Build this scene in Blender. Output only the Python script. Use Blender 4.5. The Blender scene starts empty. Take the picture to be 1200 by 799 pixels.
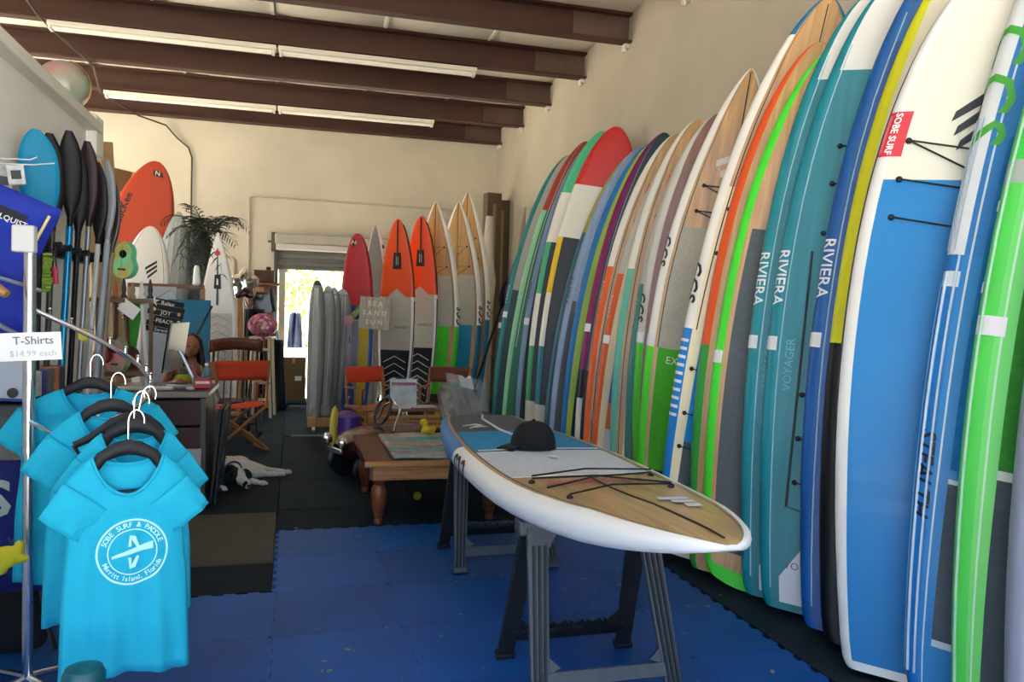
import bpy, bmesh, math, random
from mathutils import Vector, Matrix, Euler
random.seed(7)
SC = bpy.context.scene
COL = SC.collection
PI = math.pi
R = math.radians

# ------------------------------------------------------------------ camera
F_PX = 933.0
YAW, PITCH, ROLL, EYE = R(15.46), R(-1.87), R(1.5), 1.5
fw = Vector((math.sin(YAW)*math.cos(PITCH), math.cos(YAW)*math.cos(PITCH), math.sin(PITCH)))
rt0 = Vector((math.cos(YAW), -math.sin(YAW), 0)); up0 = rt0.cross(fw)
rt = rt0*math.cos(ROLL) + up0*math.sin(ROLL); up = up0*math.cos(ROLL) - rt0*math.sin(ROLL)
cam_d = bpy.data.cameras.new('camera'); cam = bpy.data.objects.new('camera', cam_d); COL.objects.link(cam)
cam_d.sensor_width = 36.0; cam_d.lens = 36.0*F_PX/1200.0; cam_d.clip_end = 300
cam.matrix_world = Matrix(((rt.x, up.x, -fw.x, 0), (rt.y, up.y, -fw.y, 0), (rt.z, up.z, -fw.z, EYE), (0, 0, 0, 1)))
SC.camera = cam

# ------------------------------------------------------------------ world, sun, exposure
SC.view_settings.view_transform = 'Standard'; SC.view_settings.look = 'None'
SC.view_settings.gamma = 1.0; SC.view_settings.use_curve_mapping = False
SC.view_settings.exposure = 3.6
wd = bpy.data.worlds.new('sky'); SC.world = wd; wd.use_nodes = True
wn = wd.node_tree; bgn = wn.nodes['Background']
sky = wn.nodes.new('ShaderNodeTexSky'); sky.sky_type = 'HOSEK_WILKIE'; sky.turbidity = 3.5; sky.ground_albedo = .4
sky.sun_direction = Vector((-.25, .45, .86)).normalized()
wn.links.new(sky.outputs[0], bgn.inputs[0]); bgn.inputs[1].default_value = 1.0
sun_d = bpy.data.lights.new('sun', 'SUN'); sun = bpy.data.objects.new('sun', sun_d); COL.objects.link(sun)
sun_d.energy = 9.0; sun_d.color = (1, .96, .9); sun_d.angle = R(.6)
sun.rotation_euler = Vector((-.25, .45, .86)).to_track_quat('Z', 'Y').to_euler()
SC.cycles.max_bounces = 12; SC.cycles.diffuse_bounces = 8; SC.cycles.glossy_bounces = 4
SC.cycles.sample_clamp_indirect = 8; SC.cycles.use_denoising = True
SC.cycles.caustics_reflective = False; SC.cycles.caustics_refractive = False

# ------------------------------------------------------------------ helpers
def lin(h):
    h = h.lstrip('#'); o = []
    for i in (0, 2, 4):
        c = int(h[i:i+2], 16)/255; o.append(c/12.92 if c <= .04045 else ((c+.055)/1.055)**2.4)
    return (*o, 1.0)
MATS = {}
def mat(col, rough=.5, metal=0.0, noise=None, bump=None, coat=0.0, spec=.5, trans=0.0, alpha=1.0, emit=0.0, wood=None, key=None, dark=None):
    """procedural material; noise=(scale, amount), wood=(axis scale xyz, amount), bump=(scale, strength)"""
    k = (col, rough, metal, noise, bump, coat, spec, trans, alpha, emit, wood, key, dark)
    if k in MATS: return MATS[k]
    m = bpy.data.materials.new('m_%s_%d' % (key or col.strip('#'), len(MATS))); m.use_nodes = True
    nt = m.node_tree; N = nt.nodes; b = N['Principled BSDF']; c = lin(col)
    b.inputs['Base Color'].default_value = c; b.inputs['Roughness'].default_value = rough
    b.inputs['Metallic'].default_value = metal; b.inputs['Specular IOR Level'].default_value = spec
    b.inputs['Coat Weight'].default_value = coat; b.inputs['Coat Roughness'].default_value = .08
    b.inputs['Transmission Weight'].default_value = trans; b.inputs['Alpha'].default_value = alpha
    if emit: b.inputs['Emission Color'].default_value = c; b.inputs['Emission Strength'].default_value = emit
    tc = None
    if noise or bump or wood:
        tc = N.new('ShaderNodeTexCoord')
    if noise or wood:
        t = N.new('ShaderNodeTexNoise'); t.inputs['Detail'].default_value = 5
        if wood:
            mp = N.new('ShaderNodeMapping'); mp.inputs['Scale'].default_value = wood[0]
            nt.links.new(tc.outputs['Object'], mp.inputs[0]); nt.links.new(mp.outputs[0], t.inputs['Vector'])
            t.inputs['Scale'].default_value = 1.0; amt = wood[1]; t.inputs['Distortion'].default_value = .6
        else:
            t.inputs['Scale'].default_value = noise[0]; amt = noise[1]; nt.links.new(tc.outputs['Object'], t.inputs['Vector'])
        rp = N.new('ShaderNodeValToRGB'); e = rp.color_ramp.elements
        e[0].position = .32; e[1].position = .68
        d = lin(dark) if dark else tuple(max(0, v*(1-amt)) for v in c[:3])+(1,)
        e[0].color = d; e[1].color = tuple(min(1, v*(1+amt*.6)) for v in c[:3])+(1,)
        nt.links.new(t.outputs['Fac'], rp.inputs[0]); nt.links.new(rp.outputs[0], b.inputs['Base Color'])
    if bump:
        t2 = N.new('ShaderNodeTexNoise'); t2.inputs['Scale'].default_value = bump[0]; t2.inputs['Detail'].default_value = 4
        nt.links.new(tc.outputs['Object'], t2.inputs['Vector'])
        bp = N.new('ShaderNodeBump'); bp.inputs['Strength'].default_value = bump[1]; bp.inputs['Distance'].default_value = .01
        nt.links.new(t2.outputs['Fac'], bp.inputs['Height']); nt.links.new(bp.outputs[0], b.inputs['Normal'])
    MATS[k] = m
    return m

def tag(o, label=None, cat=None, group=None, kind=None):
    if label: o['label'] = label
    if cat: o['category'] = cat
    if group: o['group'] = group
    if kind: o['kind'] = kind
    return o
def thing(name, label, cat, loc=(0, 0, 0), rz=0.0, group=None):
    o = bpy.data.objects.new(name, None); COL.objects.link(o); o.empty_display_size = .05
    o.location = loc; o.rotation_euler = (0, 0, rz)
    return tag(o, label, cat, group)

class MB:
    """collects shapes for ONE mesh object"""
    def __init__(s): s.v = []; s.f = []; s.m = []
    def add(s, vs, fs, m=0, M=None):
        o = len(s.v)
        s.v += [tuple(M @ Vector(p)) if M else tuple(p) for p in vs]
        s.f += [tuple(i+o for i in f) for f in fs]; s.m += [m]*len(fs); return s
    def box(s, c, d, rot=None, m=0, M=None, taper=1.0):
        hx, hy, hz = d[0]/2, d[1]/2, d[2]/2
        vs = [(x*(taper if z > 0 else 1), y*(taper if z > 0 else 1), z) for z in (-hz, hz) for y in (-hy, hy) for x in (-hx, hx)]
        T = Matrix.Translation(c) @ (Euler(rot).to_matrix().to_4x4() if rot else Matrix())
        if M: T = M @ T
        return s.add(vs, [(0, 2, 3, 1), (4, 5, 7, 6), (0, 1, 5, 4), (2, 6, 7, 3), (0, 4, 6, 2), (1, 3, 7, 5)], m, T)
    def tube(s, pts, r, n=8, m=0, closed=False, flat=1.0):
        pts = [Vector(p) for p in pts]; k = len(pts)
        rs = r if isinstance(r, (list, tuple)) else [r]*k
        vs = []; prev = None
        for i, p in enumerate(pts):
            if closed: t = pts[(i+1) % k]-pts[i-1]
            else: t = pts[min(i+1, k-1)]-pts[max(i-1, 0)]
            t.normalize()
            if prev is None:
                a = Vector((0, 0, 1)) if abs(t.z) < .9 else Vector((0, 1, 0))
                x = t.cross(a).normalized()
            else:
                x = (prev - t*prev.dot(t)).normalized()
            prev = x; y = t.cross(x)
            for j in range(n):
                a = 2*PI*j/n; vs.append(p+x*math.cos(a)*rs[i]+y*math.sin(a)*rs[i]*flat)
        fs = []
        for i in range(k if closed else k-1):
            b = ((i+1) % k)*n
            for j in range(n): fs.append((i*n+j, i*n+(j+1) % n, b+(j+1) % n, b+j))
        if not closed: fs += [tuple(range(n))[::-1], tuple(range((k-1)*n, k*n))]
        return s.add(vs, fs, m)
    def lathe(s, prof, c=(0, 0, 0), n=16, m=0, M=None, sx=1, sy=1):
        vs = []; fs = []
        for r, z in prof:
            for j in range(n):
                a = 2*PI*j/n; vs.append((c[0]+r*math.cos(a)*sx, c[1]+r*math.sin(a)*sy, c[2]+z))
        k = len(prof)
        for i in range(k-1):
            for j in range(n): fs.append((i*n+j, i*n+(j+1) % n, (i+1)*n+(j+1) % n, (i+1)*n+j))
        fs += [tuple(range(n))[::-1], tuple(range((k-1)*n, k*n))]
        return s.add(vs, fs, m, M)
    def ell(s, c, r, rot=None, n=12, m=0, M=None):
        if not isinstance(r, (tuple, list)): r = (r, r, r)
        k = max(5, n//2+1); vs = []; fs = []
        for i in range(k):
            a = -PI/2+PI*(i+.0)/(k-1); a = max(-PI/2+.02, min(PI/2-.02, a))
            for j in range(n):
                b = 2*PI*j/n; vs.append((r[0]*math.cos(a)*math.cos(b), r[1]*math.cos(a)*math.sin(b), r[2]*math.sin(a)))
        for i in range(k-1):
            for j in range(n): fs.append((i*n+j, i*n+(j+1) % n, (i+1)*n+(j+1) % n, (i+1)*n+j))
        fs += [tuple(range(n))[::-1], tuple(range((k-1)*n, k*n))]
        T = Matrix.Translation(c) @ (Euler(rot).to_matrix().to_4x4() if rot else Matrix())
        if M: T = M @ T
        return s.add(vs, fs, m, T)
    def prism(s, poly, d0, d1, M=None, m=0):
        """poly in local xz, extruded along y from d0 to d1"""
        n = len(poly)
        vs = [(x, d0, z) for x, z in poly]+[(x, d1, z) for x, z in poly]
        fs = [tuple(range(n)), tuple(range(n, 2*n))[::-1]]+[(i, i+n, (i+1) % n+n, (i+1) % n) for i in range(n)]
        return s.add(vs, fs, m, M)
    def grid(s, fn, nu, nv, m=0, closeu=False):
        vs = [fn(i/(nu if closeu else nu-1), j/(nv-1)) for j in range(nv) for i in range(nu)]
        fs = []
        for j in range(nv-1):
            for i in range(nu if closeu else nu-1):
                i2 = (i+1) % nu; fs.append((j*nu+i, j*nu+i2, (j+1)*nu+i2, (j+1)*nu+i))
        return s.add(vs, fs, m)
    def mesh(s, name, mats, smooth=True):
        me = bpy.data.meshes.new(name); me.from_pydata(s.v, [], s.f)
        for mm in (mats if isinstance(mats, (list, tuple)) else [mats]): me.materials.append(mm)
        me.polygons.foreach_set('material_index', s.m)
        bm = bmesh.new(); bm.from_mesh(me); bmesh.ops.recalc_face_normals(bm, faces=bm.faces); bm.to_mesh(me); bm.free()
        if smooth:
            me.polygons.foreach_set('use_smooth', [True]*len(me.polygons))
            try: me.set_sharp_from_angle(angle=R(38))
            except Exception: pass
        me.update(); return me
    def build(s, name, mats, parent=None, bevel=0, smooth=True, loc=None, rot=None):
        o = bpy.data.objects.new(name, s.mesh(name, mats, smooth)); COL.objects.link(o)
        if parent is not None: o.parent = parent
        if loc is not None: o.location = loc
        if rot is not None: o.rotation_euler = rot
        if bevel:
            b = o.modifiers.new('bevel', 'BEVEL'); b.width = bevel; b.segments = 2; b.limit_method = 'ANGLE'; b.angle_limit = R(35)
        return o
def structure(o): o['kind'] = 'structure'; return o
def copy_tree(o, parent=None):
    c = o.copy(); COL.objects.link(c)
    if parent is not None: c.parent = parent
    for ch in o.children: copy_tree(ch, c)
    return c

def at(px, py, Y):
    """world point at depth Y that lies on the sight line of a pixel of the 1200x799 frame"""
    r = fw*F_PX + rt*(px-600) - up*(py-399.5); t = Y/r.y
    return Vector((0, 0, EYE)) + r*t
def onz(px, py, z=0.0):
    r = fw*F_PX + rt*(px-600) - up*(py-399.5); t = (z-EYE)/r.z
    return Vector((0, 0, EYE)) + r*t

TXT = {}
def text_mesh(st, size=.1, bold=0.0, shear=0.0, space=1.0, res=2):
    """flat lettering: verts centred on the origin (x right, y up), faces"""
    k = (st, size, bold, shear, space)
    if k in TXT: return TXT[k]
    cu = bpy.data.curves.new('lettering', 'FONT'); cu.body = st; cu.size = size; cu.offset = bold*size; cu.shear = shear
    cu.space_character = space; cu.resolution_u = res; cu.align_x = 'CENTER'; cu.align_y = 'CENTER'; cu.fill_mode = 'FRONT'
    o = bpy.data.objects.new('lettering', cu); COL.objects.link(o)
    dg = bpy.context.evaluated_depsgraph_get(); me = o.evaluated_get(dg).to_mesh()
    bm = bmesh.new(); bm.from_mesh(me); bmesh.ops.triangulate(bm, faces=bm.faces)
    for _ in range(4):        # short edges, so that lettering can follow a curved surface
        lo = [e for e in bm.edges if e.calc_length() > size*.16]
        if not lo: break
        bmesh.ops.subdivide_edges(bm, edges=lo, cuts=1); bmesh.ops.triangulate(bm, faces=bm.faces)
    bm.verts.index_update(); vs = [tuple(v.co) for v in bm.verts]; fs = [tuple(v.index for v in f.verts) for f in bm.faces]; bm.free()
    o.evaluated_get(dg).to_mesh_clear(); bpy.data.objects.remove(o); bpy.data.curves.remove(cu)
    TXT[k] = (vs, fs); return vs, fs
def lettering(parent, st, size, origin, xdir, ydir, m, off=.002, name='lettering', **kw):
    vs, fs = text_mesh(st, size, **kw); x = Vector(xdir).normalized(); y = Vector(ydir).normalized(); n = x.cross(y)
    b = MB(); b.add([Vector(origin)+x*v[0]+y*v[1]+n*off for v in vs], fs)
    return b.build(name, m, parent, smooth=False)

# shared materials
WHITE = mat('#e9e7e2', .45); BLACK = mat('#101113', .5); DGREY = mat('#303235', .6); CHROME = mat('#d4d6da', .18, 1.0)
STEEL = mat('#9a9da0', .35, .8); CARD = mat('#a07d52', .85, noise=(6, .12)); PAPER = mat('#f3f1ec', .7)
OAK = mat('#9a6232', .45, wood=((3, 3, 40), .35), key='oak'); DOAK = mat('#5a2f18', .4, wood=((3, 40, 3), .4), key='darkoak')
PINE = mat('#b98b55', .6, wood=((40, 3, 3), .3), key='pine')
# ------------------------------------------------------------------ the room
WX, YB, CH = 3.4, 13.6, 4.65          # right wall, back wall, ceiling
LX = -5.6                             # far left wall of the neighbouring bay
YF = -1.2                             # open front of the building
def wall_mat(col, key, amt=.08):
    m = mat(col, .85, noise=(1.3, amt), key=key)
    if 'Brick' in [n.name for n in m.node_tree.nodes]: return m
    nt = m.node_tree; N = nt.nodes; b = N['Principled BSDF']
    tc = N.new('ShaderNodeTexCoord'); sp = N.new('ShaderNodeSeparateXYZ'); ad = N.new('ShaderNodeMath'); ad.operation = 'ADD'
    cb = N.new('ShaderNodeCombineXYZ'); br = N.new('ShaderNodeTexBrick'); br.name = 'Brick'
    nt.links.new(tc.outputs['Object'], sp.inputs[0]); nt.links.new(sp.outputs[0], ad.inputs[0]); nt.links.new(sp.outputs[1], ad.inputs[1])
    nt.links.new(ad.outputs[0], cb.inputs[0]); nt.links.new(sp.outputs[2], cb.inputs[1]); nt.links.new(cb.outputs[0], br.inputs['Vector'])
    br.inputs['Scale'].default_value = 1; br.inputs['Brick Width'].default_value = .4; br.inputs['Row Height'].default_value = .2
    br.inputs['Mortar Size'].default_value = .006; br.inputs['Color1'].default_value = (1, 1, 1, 1); br.inputs['Color2'].default_value = (1, 1, 1, 1)
    br.inputs['Mortar'].default_value = (0, 0, 0, 1)
    ns = N.new('ShaderNodeTexNoise'); ns.inputs['Scale'].default_value = 60; nt.links.new(tc.outputs['Object'], ns.inputs['Vector'])
    mx = N.new('ShaderNodeMath'); mx.operation = 'MULTIPLY_ADD'; mx.inputs[1].default_value = .25
    nt.links.new(ns.outputs['Fac'], mx.inputs[0]); nt.links.new(br.outputs['Color'], mx.inputs[2])
    bp = N.new('ShaderNodeBump'); bp.inputs['Strength'].default_value = .22; bp.inputs['Distance'].default_value = .006
    nt.links.new(mx.outputs[0], bp.inputs['Height']); nt.links.new(bp.outputs[0], b.inputs['Normal'])
    return m
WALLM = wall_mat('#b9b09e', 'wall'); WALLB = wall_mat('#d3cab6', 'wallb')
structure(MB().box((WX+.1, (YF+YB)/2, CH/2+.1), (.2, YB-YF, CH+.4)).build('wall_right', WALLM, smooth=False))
LO0, LO1, LOZ = 7.6, 12.8, 3.7         # unseen opening added to the left wall so daylight reaches the back
wl = MB(); wl.box((LX-.1, (YF+LO0)/2, CH/2+.1), (.2, LO0-YF, CH+.4)); wl.box((LX-.1, (LO1+YB)/2, CH/2+.1), (.2, YB-LO1, CH+.4)); wl.box((LX-.1, (LO0+LO1)/2, (LOZ+CH+.2)/2), (.2, LO1-LO0, CH+.2-LOZ))
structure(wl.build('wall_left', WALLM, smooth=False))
structure(MB().box((LX-10.2, 6, -.1), (20, 40, .1)).build('ground_left', mat('#b9b2a4', .9, noise=(.7, .1)), smooth=False))
DX0, DX1, DZ = -.24, 2.35, 2.62        # back door opening
wb = MB()
wb.box(((LX+DX0)/2, YB+.1, CH/2+.1), (DX0-LX, .2, CH+.4)); wb.box(((DX1+WX+.2)/2, YB+.1, CH/2+.1), (WX+.2-DX1, .2, CH+.4))
wb.box(((DX0+DX1)/2, YB+.1, (DZ+CH+.2)/2), (DX1-DX0, .2, CH+.2-DZ))
structure(wb.build('wall_back', WALLB, smooth=False))
fl = structure(MB().box(((LX+WX)/2, (YF+YB+.2)/2, -.06), (WX-LX+.4, YB+.2-YF, .08)).build('floor', mat('#3c4044', .8, noise=(3, .2)), smooth=False))
# partition on the left, ledge on top
LWX = -1.3; LWZ = 2.62; LWY = 5.85
pt = structure(MB().box((LWX-.12, (1.6+LWY)/2, LWZ/2), (.24, LWY-1.6, LWZ)).build('wall_partition', mat('#efece6', .8, noise=(2, .06), bump=(50, .1)), smooth=False))
structure(MB().box((LWX-.1, (1.6+LWY)/2, LWZ+.035), (.34, LWY-1.6+.02, .07)).build('trim_1', mat('#e4e0d6', .7), bevel=.008))
structure(MB().box((LWX-.02, LWY-.02, LWZ-.02), (.16, .2, .26)).box((LWX-.02, LWY+.12, LWZ-.06), (.1, .12, .16)).build('trim_2', mat('#efece4', .7), bevel=.01))

# floor mats : each one a piece of the floor
def matpiece(x0, x1, y0, y1, m, z=.012, name='floor_mat'):
    g = .0025
    o = MB().box(((x0+x1)/2, (y0+y1)/2, z/2-.02), (x1-x0-2*g, y1-y0-2*g, z+.04)).build(name, m, fl, bevel=.003, smooth=False)
    return o
RUB = [mat(c, .8, noise=(5, .22), bump=(120, .12), spec=.2, key='rub%d' % i) for i, c in enumerate(('#14212c', '#172530', '#1d2b36', '#121e29'))]
RUBW = mat('#4a4742', .8, noise=(3, .2), bump=(90, .12)); BLUE = [mat(c, .55, noise=(2.2, .16), bump=(160, .1), key='bl%d' % i) for i, c in enumerate(('#0354a6', '#034f9e', '#0558ae'))]
# blue puzzle tiles with toothed joints
def puzzle(x0, y0, m, w=.6, teeth=(True, True), wx=None, notch=True):
    wx = wx or w
    n = 10; poly = []; g = .0012
    # left and bottom edges are notched to take the neighbours' teeth
    for i in range(n):
        o = .018+g if (i % 2 == 0 and teeth[1]) else 0
        poly += [(x0+i*wx/n, y0+o), (x0+(i+1)*wx/n, y0+o)]
    k = w/n
    if teeth[1]:      # top edge is drawn last; bottom edge straight
        pass
    for i in range(n):  # right edge
        o = .018 if (i % 2 and teeth[0]) else 0
        poly += [(x0+wx+o-.0015, y0+i*k), (x0+wx+o-.0015, y0+(i+1)*k)]
    for i in range(n):
        o = .018 if (i % 2 and teeth[1]) else 0
        poly += [(x0+wx-i*wx/n, y0+w+o-.0015), (x0+wx-(i+1)*wx/n, y0+w+o-.0015)]
    for i in range(n):
        o = .018+g if (i % 2 == 0 and notch) else 0
        poly += [(x0+o, y0+w-i*k), (x0+o, y0+w-(i+1)*k)]
    b = MB(); n2 = len(poly)
    b.add([(x, y, -.01) for x, y in poly]+[(x, y, .016) for x, y in poly], [tuple(range(n2, 2*n2))]+[(i, (i+1) % n2, (i+1) % n2+n2, i+n2) for i in range(n2)])
    b.build('floor_tile', m, fl, smooth=False)
for i, x in enumerate((-.08, .52, 1.12)):
    for j in range(7):
        y = 1.13+.6*j
        puzzle(x, y+.17, BLUE[(i*2+j) % 3])
for j in range(7):
    puzzle(1.72, 1.3+.6*j, BLUE[j % 3], w=.6, teeth=(True, True), wx=.45)
for j in range(5):
    puzzle(-.68, 1.3+.6*j, BLUE[(j+1) % 3]); puzzle(-1.28, 1.3+.6*j, BLUE[j % 3])
# rubber mats behind and along the boards
for (x0, x1, y0, y1, k) in ((-1.25, -.08, 4.33, 4.82, 0), (-.08, 3.38, 5.53, 6.1, 1), (2.2, 3.38, .6, 2.6, 0), (2.2, 3.38, 2.6, 4.4, 2), (2.2, 3.38, 4.4, 5.49, 1),
        (-1.25, -.08, 6.02, 7.2, 3), (-1.25, -.08, 7.2, 8.6, 1), (-.08, .95, 6.1, 7.15, 2), (-.08, .95, 7.15, 8.05, 1), (.95, 3.28, 6.1, 7.9, 0), (.95, 3.28, 7.9, 9.8, 2),
        (-1.25, -.08, 8.6, 9.9, 2), (-.08, .95, 8.05, 9.3, 0), (-.08, .95, 9.3, 9.62, 3), (-3, -.08, 9.9, 11.2, 0), (.95, 3.28, 9.8, 11.6, 1), (-.08, .95, 9.66, 10.8, 2), (-3, -.08, 11.2, 13.5, 1), (-.08, .95, 10.8, 12.1, 0), (.95, 3.28, 11.6, 13.5, 3)):
    matpiece(x0, x1, y0, y1, RUB[k])
matpiece(-1.25, -.085, 4.82, 6.02, RUBW, z=.016)
matpiece(0.0, .42, 9.6, 9.75, mat('#6f767b', .8, noise=(30, .3)), z=.014)
# outside: apron in front, yard behind
structure(MB().box((0, YF-12, -.1), (60, 24, .1)).build('ground_front', mat('#b9b2a4', .9, noise=(.7, .1)), smooth=False))
structure(MB().box((0, YB+10.4, -.1), (60, 20, .1)).build('ground_back', mat('#a8a392', .9, noise=(.9, .15)), smooth=False))

# ceiling: insulation panels between brown beams
structure(MB().box(((LX+WX)/2, (YF+YB)/2, CH+.2), (WX-LX+.4, YB-YF+.4, .2)).build('ceiling', mat('#cfc7b6', .85), smooth=False))
ceil = bpy.data.objects['ceiling']
BEAMY = [1.25+1.345*i for i in range(-1, 10)]
PAN = mat('#e4ddcd', .8, noise=(.9, .1), bump=(14, .25), key='pan'); SEAM = mat('#f4f0e6', .7)
pw = 1.22
for a, b2 in zip(BEAMY[3:], BEAMY[4:]+[YB]):
    x = WX
    while x > LX:
        x1 = max(LX, x-pw)
        bb = MB(); nx = 6
        def fn(u, v, x=x, x1=x1, a=a, b2=b2): # sagging quilted panel
            return (x1+(x-x1)*u, a+(b2-a)*v, CH+.1-.05*(1-(2*u-1)**4)*(1-(2*v-1)**4)-.02)
        bb.grid(fn, 7, 7); bb.build('ceiling_panel', PAN, ceil)
        if x1 > LX: MB().box((x1, (a+b2)/2, CH+.07), (.035, b2-a, .03)).build('seam_strip', SEAM, ceil, smooth=False)
        x = x1
structure(MB().box(((LX+WX)/2, (BEAMY[0]+BEAMY[3])/2, CH+.09), (WX-LX, BEAMY[3]-BEAMY[0], .02)).build('ceiling_front', PAN, smooth=False))
BEAM = mat('#46291f', .7, noise=(2, .15)); PATCH = mat('#5f4b42', .8, noise=(4, .25)); BRK = mat('#d8d4cb', .5)
for i, y in enumerate(BEAMY[3:]):
    zb, zt = 4.4, CH+.06
    bm_ = MB(); cx, lx = (LX+WX)/2, WX-LX
    bm_.box((cx, y, (zb+zt)/2), (lx, .03, zt-zb)); bm_.box((cx, y-.05, zb+.012), (lx, .13, .024)); bm_.box((cx, y-.05, zt-.012), (lx, .13, .024))
    o = structure(bm_.build('ceiling_beam', BEAM, smooth=False))
    MB().box((WX-.32, y-.018, (zb+zt)/2), (.62, .012, zt-zb-.03)).build('repair_patch', PATCH, o, smooth=False)
    MB().box((WX-.03, y-.02, zb-.02), (.06, .09, .05)).box((WX-.05, y-.02, zb-.05), (.03, .05, .06)).build('bracket', BRK, o, bevel=.006)

# roller shutter, its housing, track and opening
d1 = structure(thing('door_1', None, None, (0, 0, 0)))
GALV = mat('#7d7a72', .6, 0, noise=(4, .12)); GALD = mat('#6d6a62', .6, 0, noise=(4, .12))
MB().box(((DX0+DX1)/2, YB-.14, 2.63), (DX1-DX0+.1, .28, .16)).build('shutter_housing', mat('#b5afa2', .6, noise=(3, .1)), d1, bevel=.02)
MB().box(((DX0+DX1)/2, YB-.16, 2.5), (DX1-DX0+.06, .28, .09)).build('housing_lip', mat('#cfcabd', .5), d1, bevel=.01)
for k in range(5):
    z = 2.43-k*.062
    b = MB(); n = 8
    b.grid(lambda u, v, z=z: (DX0+(DX1-DX0)*u, YB-.05-.016*math.sin(PI*v), z-.035+.068*v), 2, n); b.build('shutter_slat', GALV if k % 2 else GALD, d1)
MB().box((DX0-.03, YB-.05, 1.25), (.06, .1, 2.5)).build('guide_track', mat('#4c4a44', .6), d1, bevel=.005)
MB().box((DX0+.07, YB+.05, 1.08), (.1, .06, 2.16)).box((DX0+.08, YB+.04, 2.14), (.14, .07, .08)).build('door_jamb', mat('#e3dcc4', .7), d1, bevel=.005)
MB().box((DX1+.03, YB-.05, 1.25), (.06, .1, 2.5)).build('guide_track', mat('#4c4a44', .6), d1, bevel=.005)
hb = MB(); hb.tube([(DX0-.16, YB-.16, 2.58), (DX0+.02, YB-.16, 2.58)], .018); hb.box((DX0-.07, YB-.13, 2.58), (.07, .2, .3)); hb.build('shutter_bracket', mat('#56534c', .6, .3), d1, bevel=.01)

# conduits and wire along walls and beams
def wire(name, pts, r, m, label, cat):
    o = MB().tube(pts, r, 6).build(name, m); return tag(o, label, cat)
CON = mat('#c9bea6', .6)
a0 = at(283, 310, YB-.02); zc = at(300, 230, YB-.02).z
wire('conduit', [(-.7, YB-.02, 1.5), (-.7, YB-.02, zc-.06), (-.69, YB-.02, zc-.02), (-.64, YB-.02, zc), (2.9, YB-.02, zc-.03)], .014, CON, 'thin painted conduit bent over the back wall above the roller shutter', 'conduit')
wire('conduit', [(-1.3, YB-.02, 2.3), (-.98, YB-.02, 2.3), (-.93, YB-.02, 2.28), (-.92, YB-.02, 2.22), (-.92, YB-.02, 1.4)], .013, CON, 'short painted conduit bent down the back wall beside the shortboard', 'conduit')
wire('cable', [(-2.62, 8.1, 4.62), (-2.5, 9.0, 4.37), (-2.48, 9.5, 4.37), (-2.36, 10.7, 4.37), (-2.56, 12.0, 4.37), (-2.3, 13.25, 4.37), (-1.95, 13.55, 4.32), (-1.8, 13.57, 4.15), (-1.62, 13.57, 4.0), (-1.57, 13.57, 3.85), (-1.57, 13.57, 2.2)], .013, mat('#4a443b', .7), 'dark cable strung under the beams and down the back wall', 'cable')

# fluorescent fixtures hung under the beams
def tubelight(x0, x1, y, z0, z1, label):
    t = thing('fluorescent_light', label, 'light', ((x0+x1)/2, y, (z0+z1)/2), 0, 'strip lights under the beams')
    L = x1-x0; tilt = math.atan2(z1-z0, L); M = Matrix.Rotation(-tilt, 4, 'Y')
    FW = mat('#ded9cc', .4); 
    MB().box((0, 0, .0), (L, .11, .055), M=M).build('housing', FW, t, bevel=.008)
    for s in (-.03, .03):
        b = MB(); b.tube([M @ Vector((-L/2+.05, s, -.045)), M @ Vector((L/2-.05, s, -.045))], .017, 10)
        b.build('lamp_tube', mat('#f4f0e4', .3, emit=0, key='tube'), t)
    for s in (-L/2+.03, L/2-.03): MB().box((s, 0, -.04), (.03, .1, .06), M=M).build('end_socket', FW, t, bevel=.004)
tubelight(-2.47, -.22, BEAMY[7]-.05, 4.37, 4.365, 'strip light nearer the shop front, its half towards the globe')
tubelight(-.2, 2.04, BEAMY[7]-.05, 4.365, 4.36, 'strip light nearer the shop front, its half towards the paddle boards')
tubelight(-2.5, -.27, BEAMY[9]-.05, 4.36, 4.36, 'strip light nearer the back wall, its half towards the dark cable')
tubelight(-.25, 2.0, BEAMY[9]-.05, 4.36, 4.36, 'strip light nearer the back wall, its half towards the paddle boards')
# ------------------------------------------------------------------ boards
DL = [0, .03, .042, .1, .2, .35, .5, .65, .8, .9, .958, .97, 1]
UL = DL + [1.17, 1.33, 1.5, 1.67, 1.83, 2, 2.25, 2.5, 2.75, 3, 3.17, 3.33, 3.5, 3.67, 3.83]
SEL = dict(A=lambda u: True, D=lambda u: u < 1, P=lambda u: .042 < u < .958, Q=lambda u: .1 < u < .9, E=lambda u: u < .1 or .9 < u < 1,
           K=lambda u: .03 < u < .042 or .958 < u < .97, R=lambda u: 1 < u < 2 or u > 3, RB=lambda u: u > 1, B=lambda u: 2 < u < 3,
           LL=lambda u: u < 3.66 and u > 1.34, LB=lambda u: 3 < u < 3.34 or 2 < u < 3 or 1.66 < u < 2, C=lambda u: .35 < u < .65, H=lambda u: u > 3.5 or 1 < u < 1.5, S=lambda u: 3.33 < u < 3.5 or 1.5 < u < 1.67, l=lambda u: u < .5)
GLOSS = {}
def hm(h):
    """hull colour: glossy paint; names starting with 'w:' bamboo veneer, 'p:' foam traction pad, 'd:' streaked stain"""
    if h.startswith('w:'): return mat(h[2:], .35, wood=((25, 25, 1.2), .28), coat=.25, key='bam')
    if h.startswith('p:'): return mat(h[2:], .85, noise=(60, .12), bump=(220, .3), key='pad')
    if h.startswith('d:'): return mat(h[2:], .4, wood=((18, 10, 1.0), .22), coat=.06, key='stain')
    return mat(h, .42, noise=(1.7, .05), coat=.06, spec=.4, key='hull')
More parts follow.
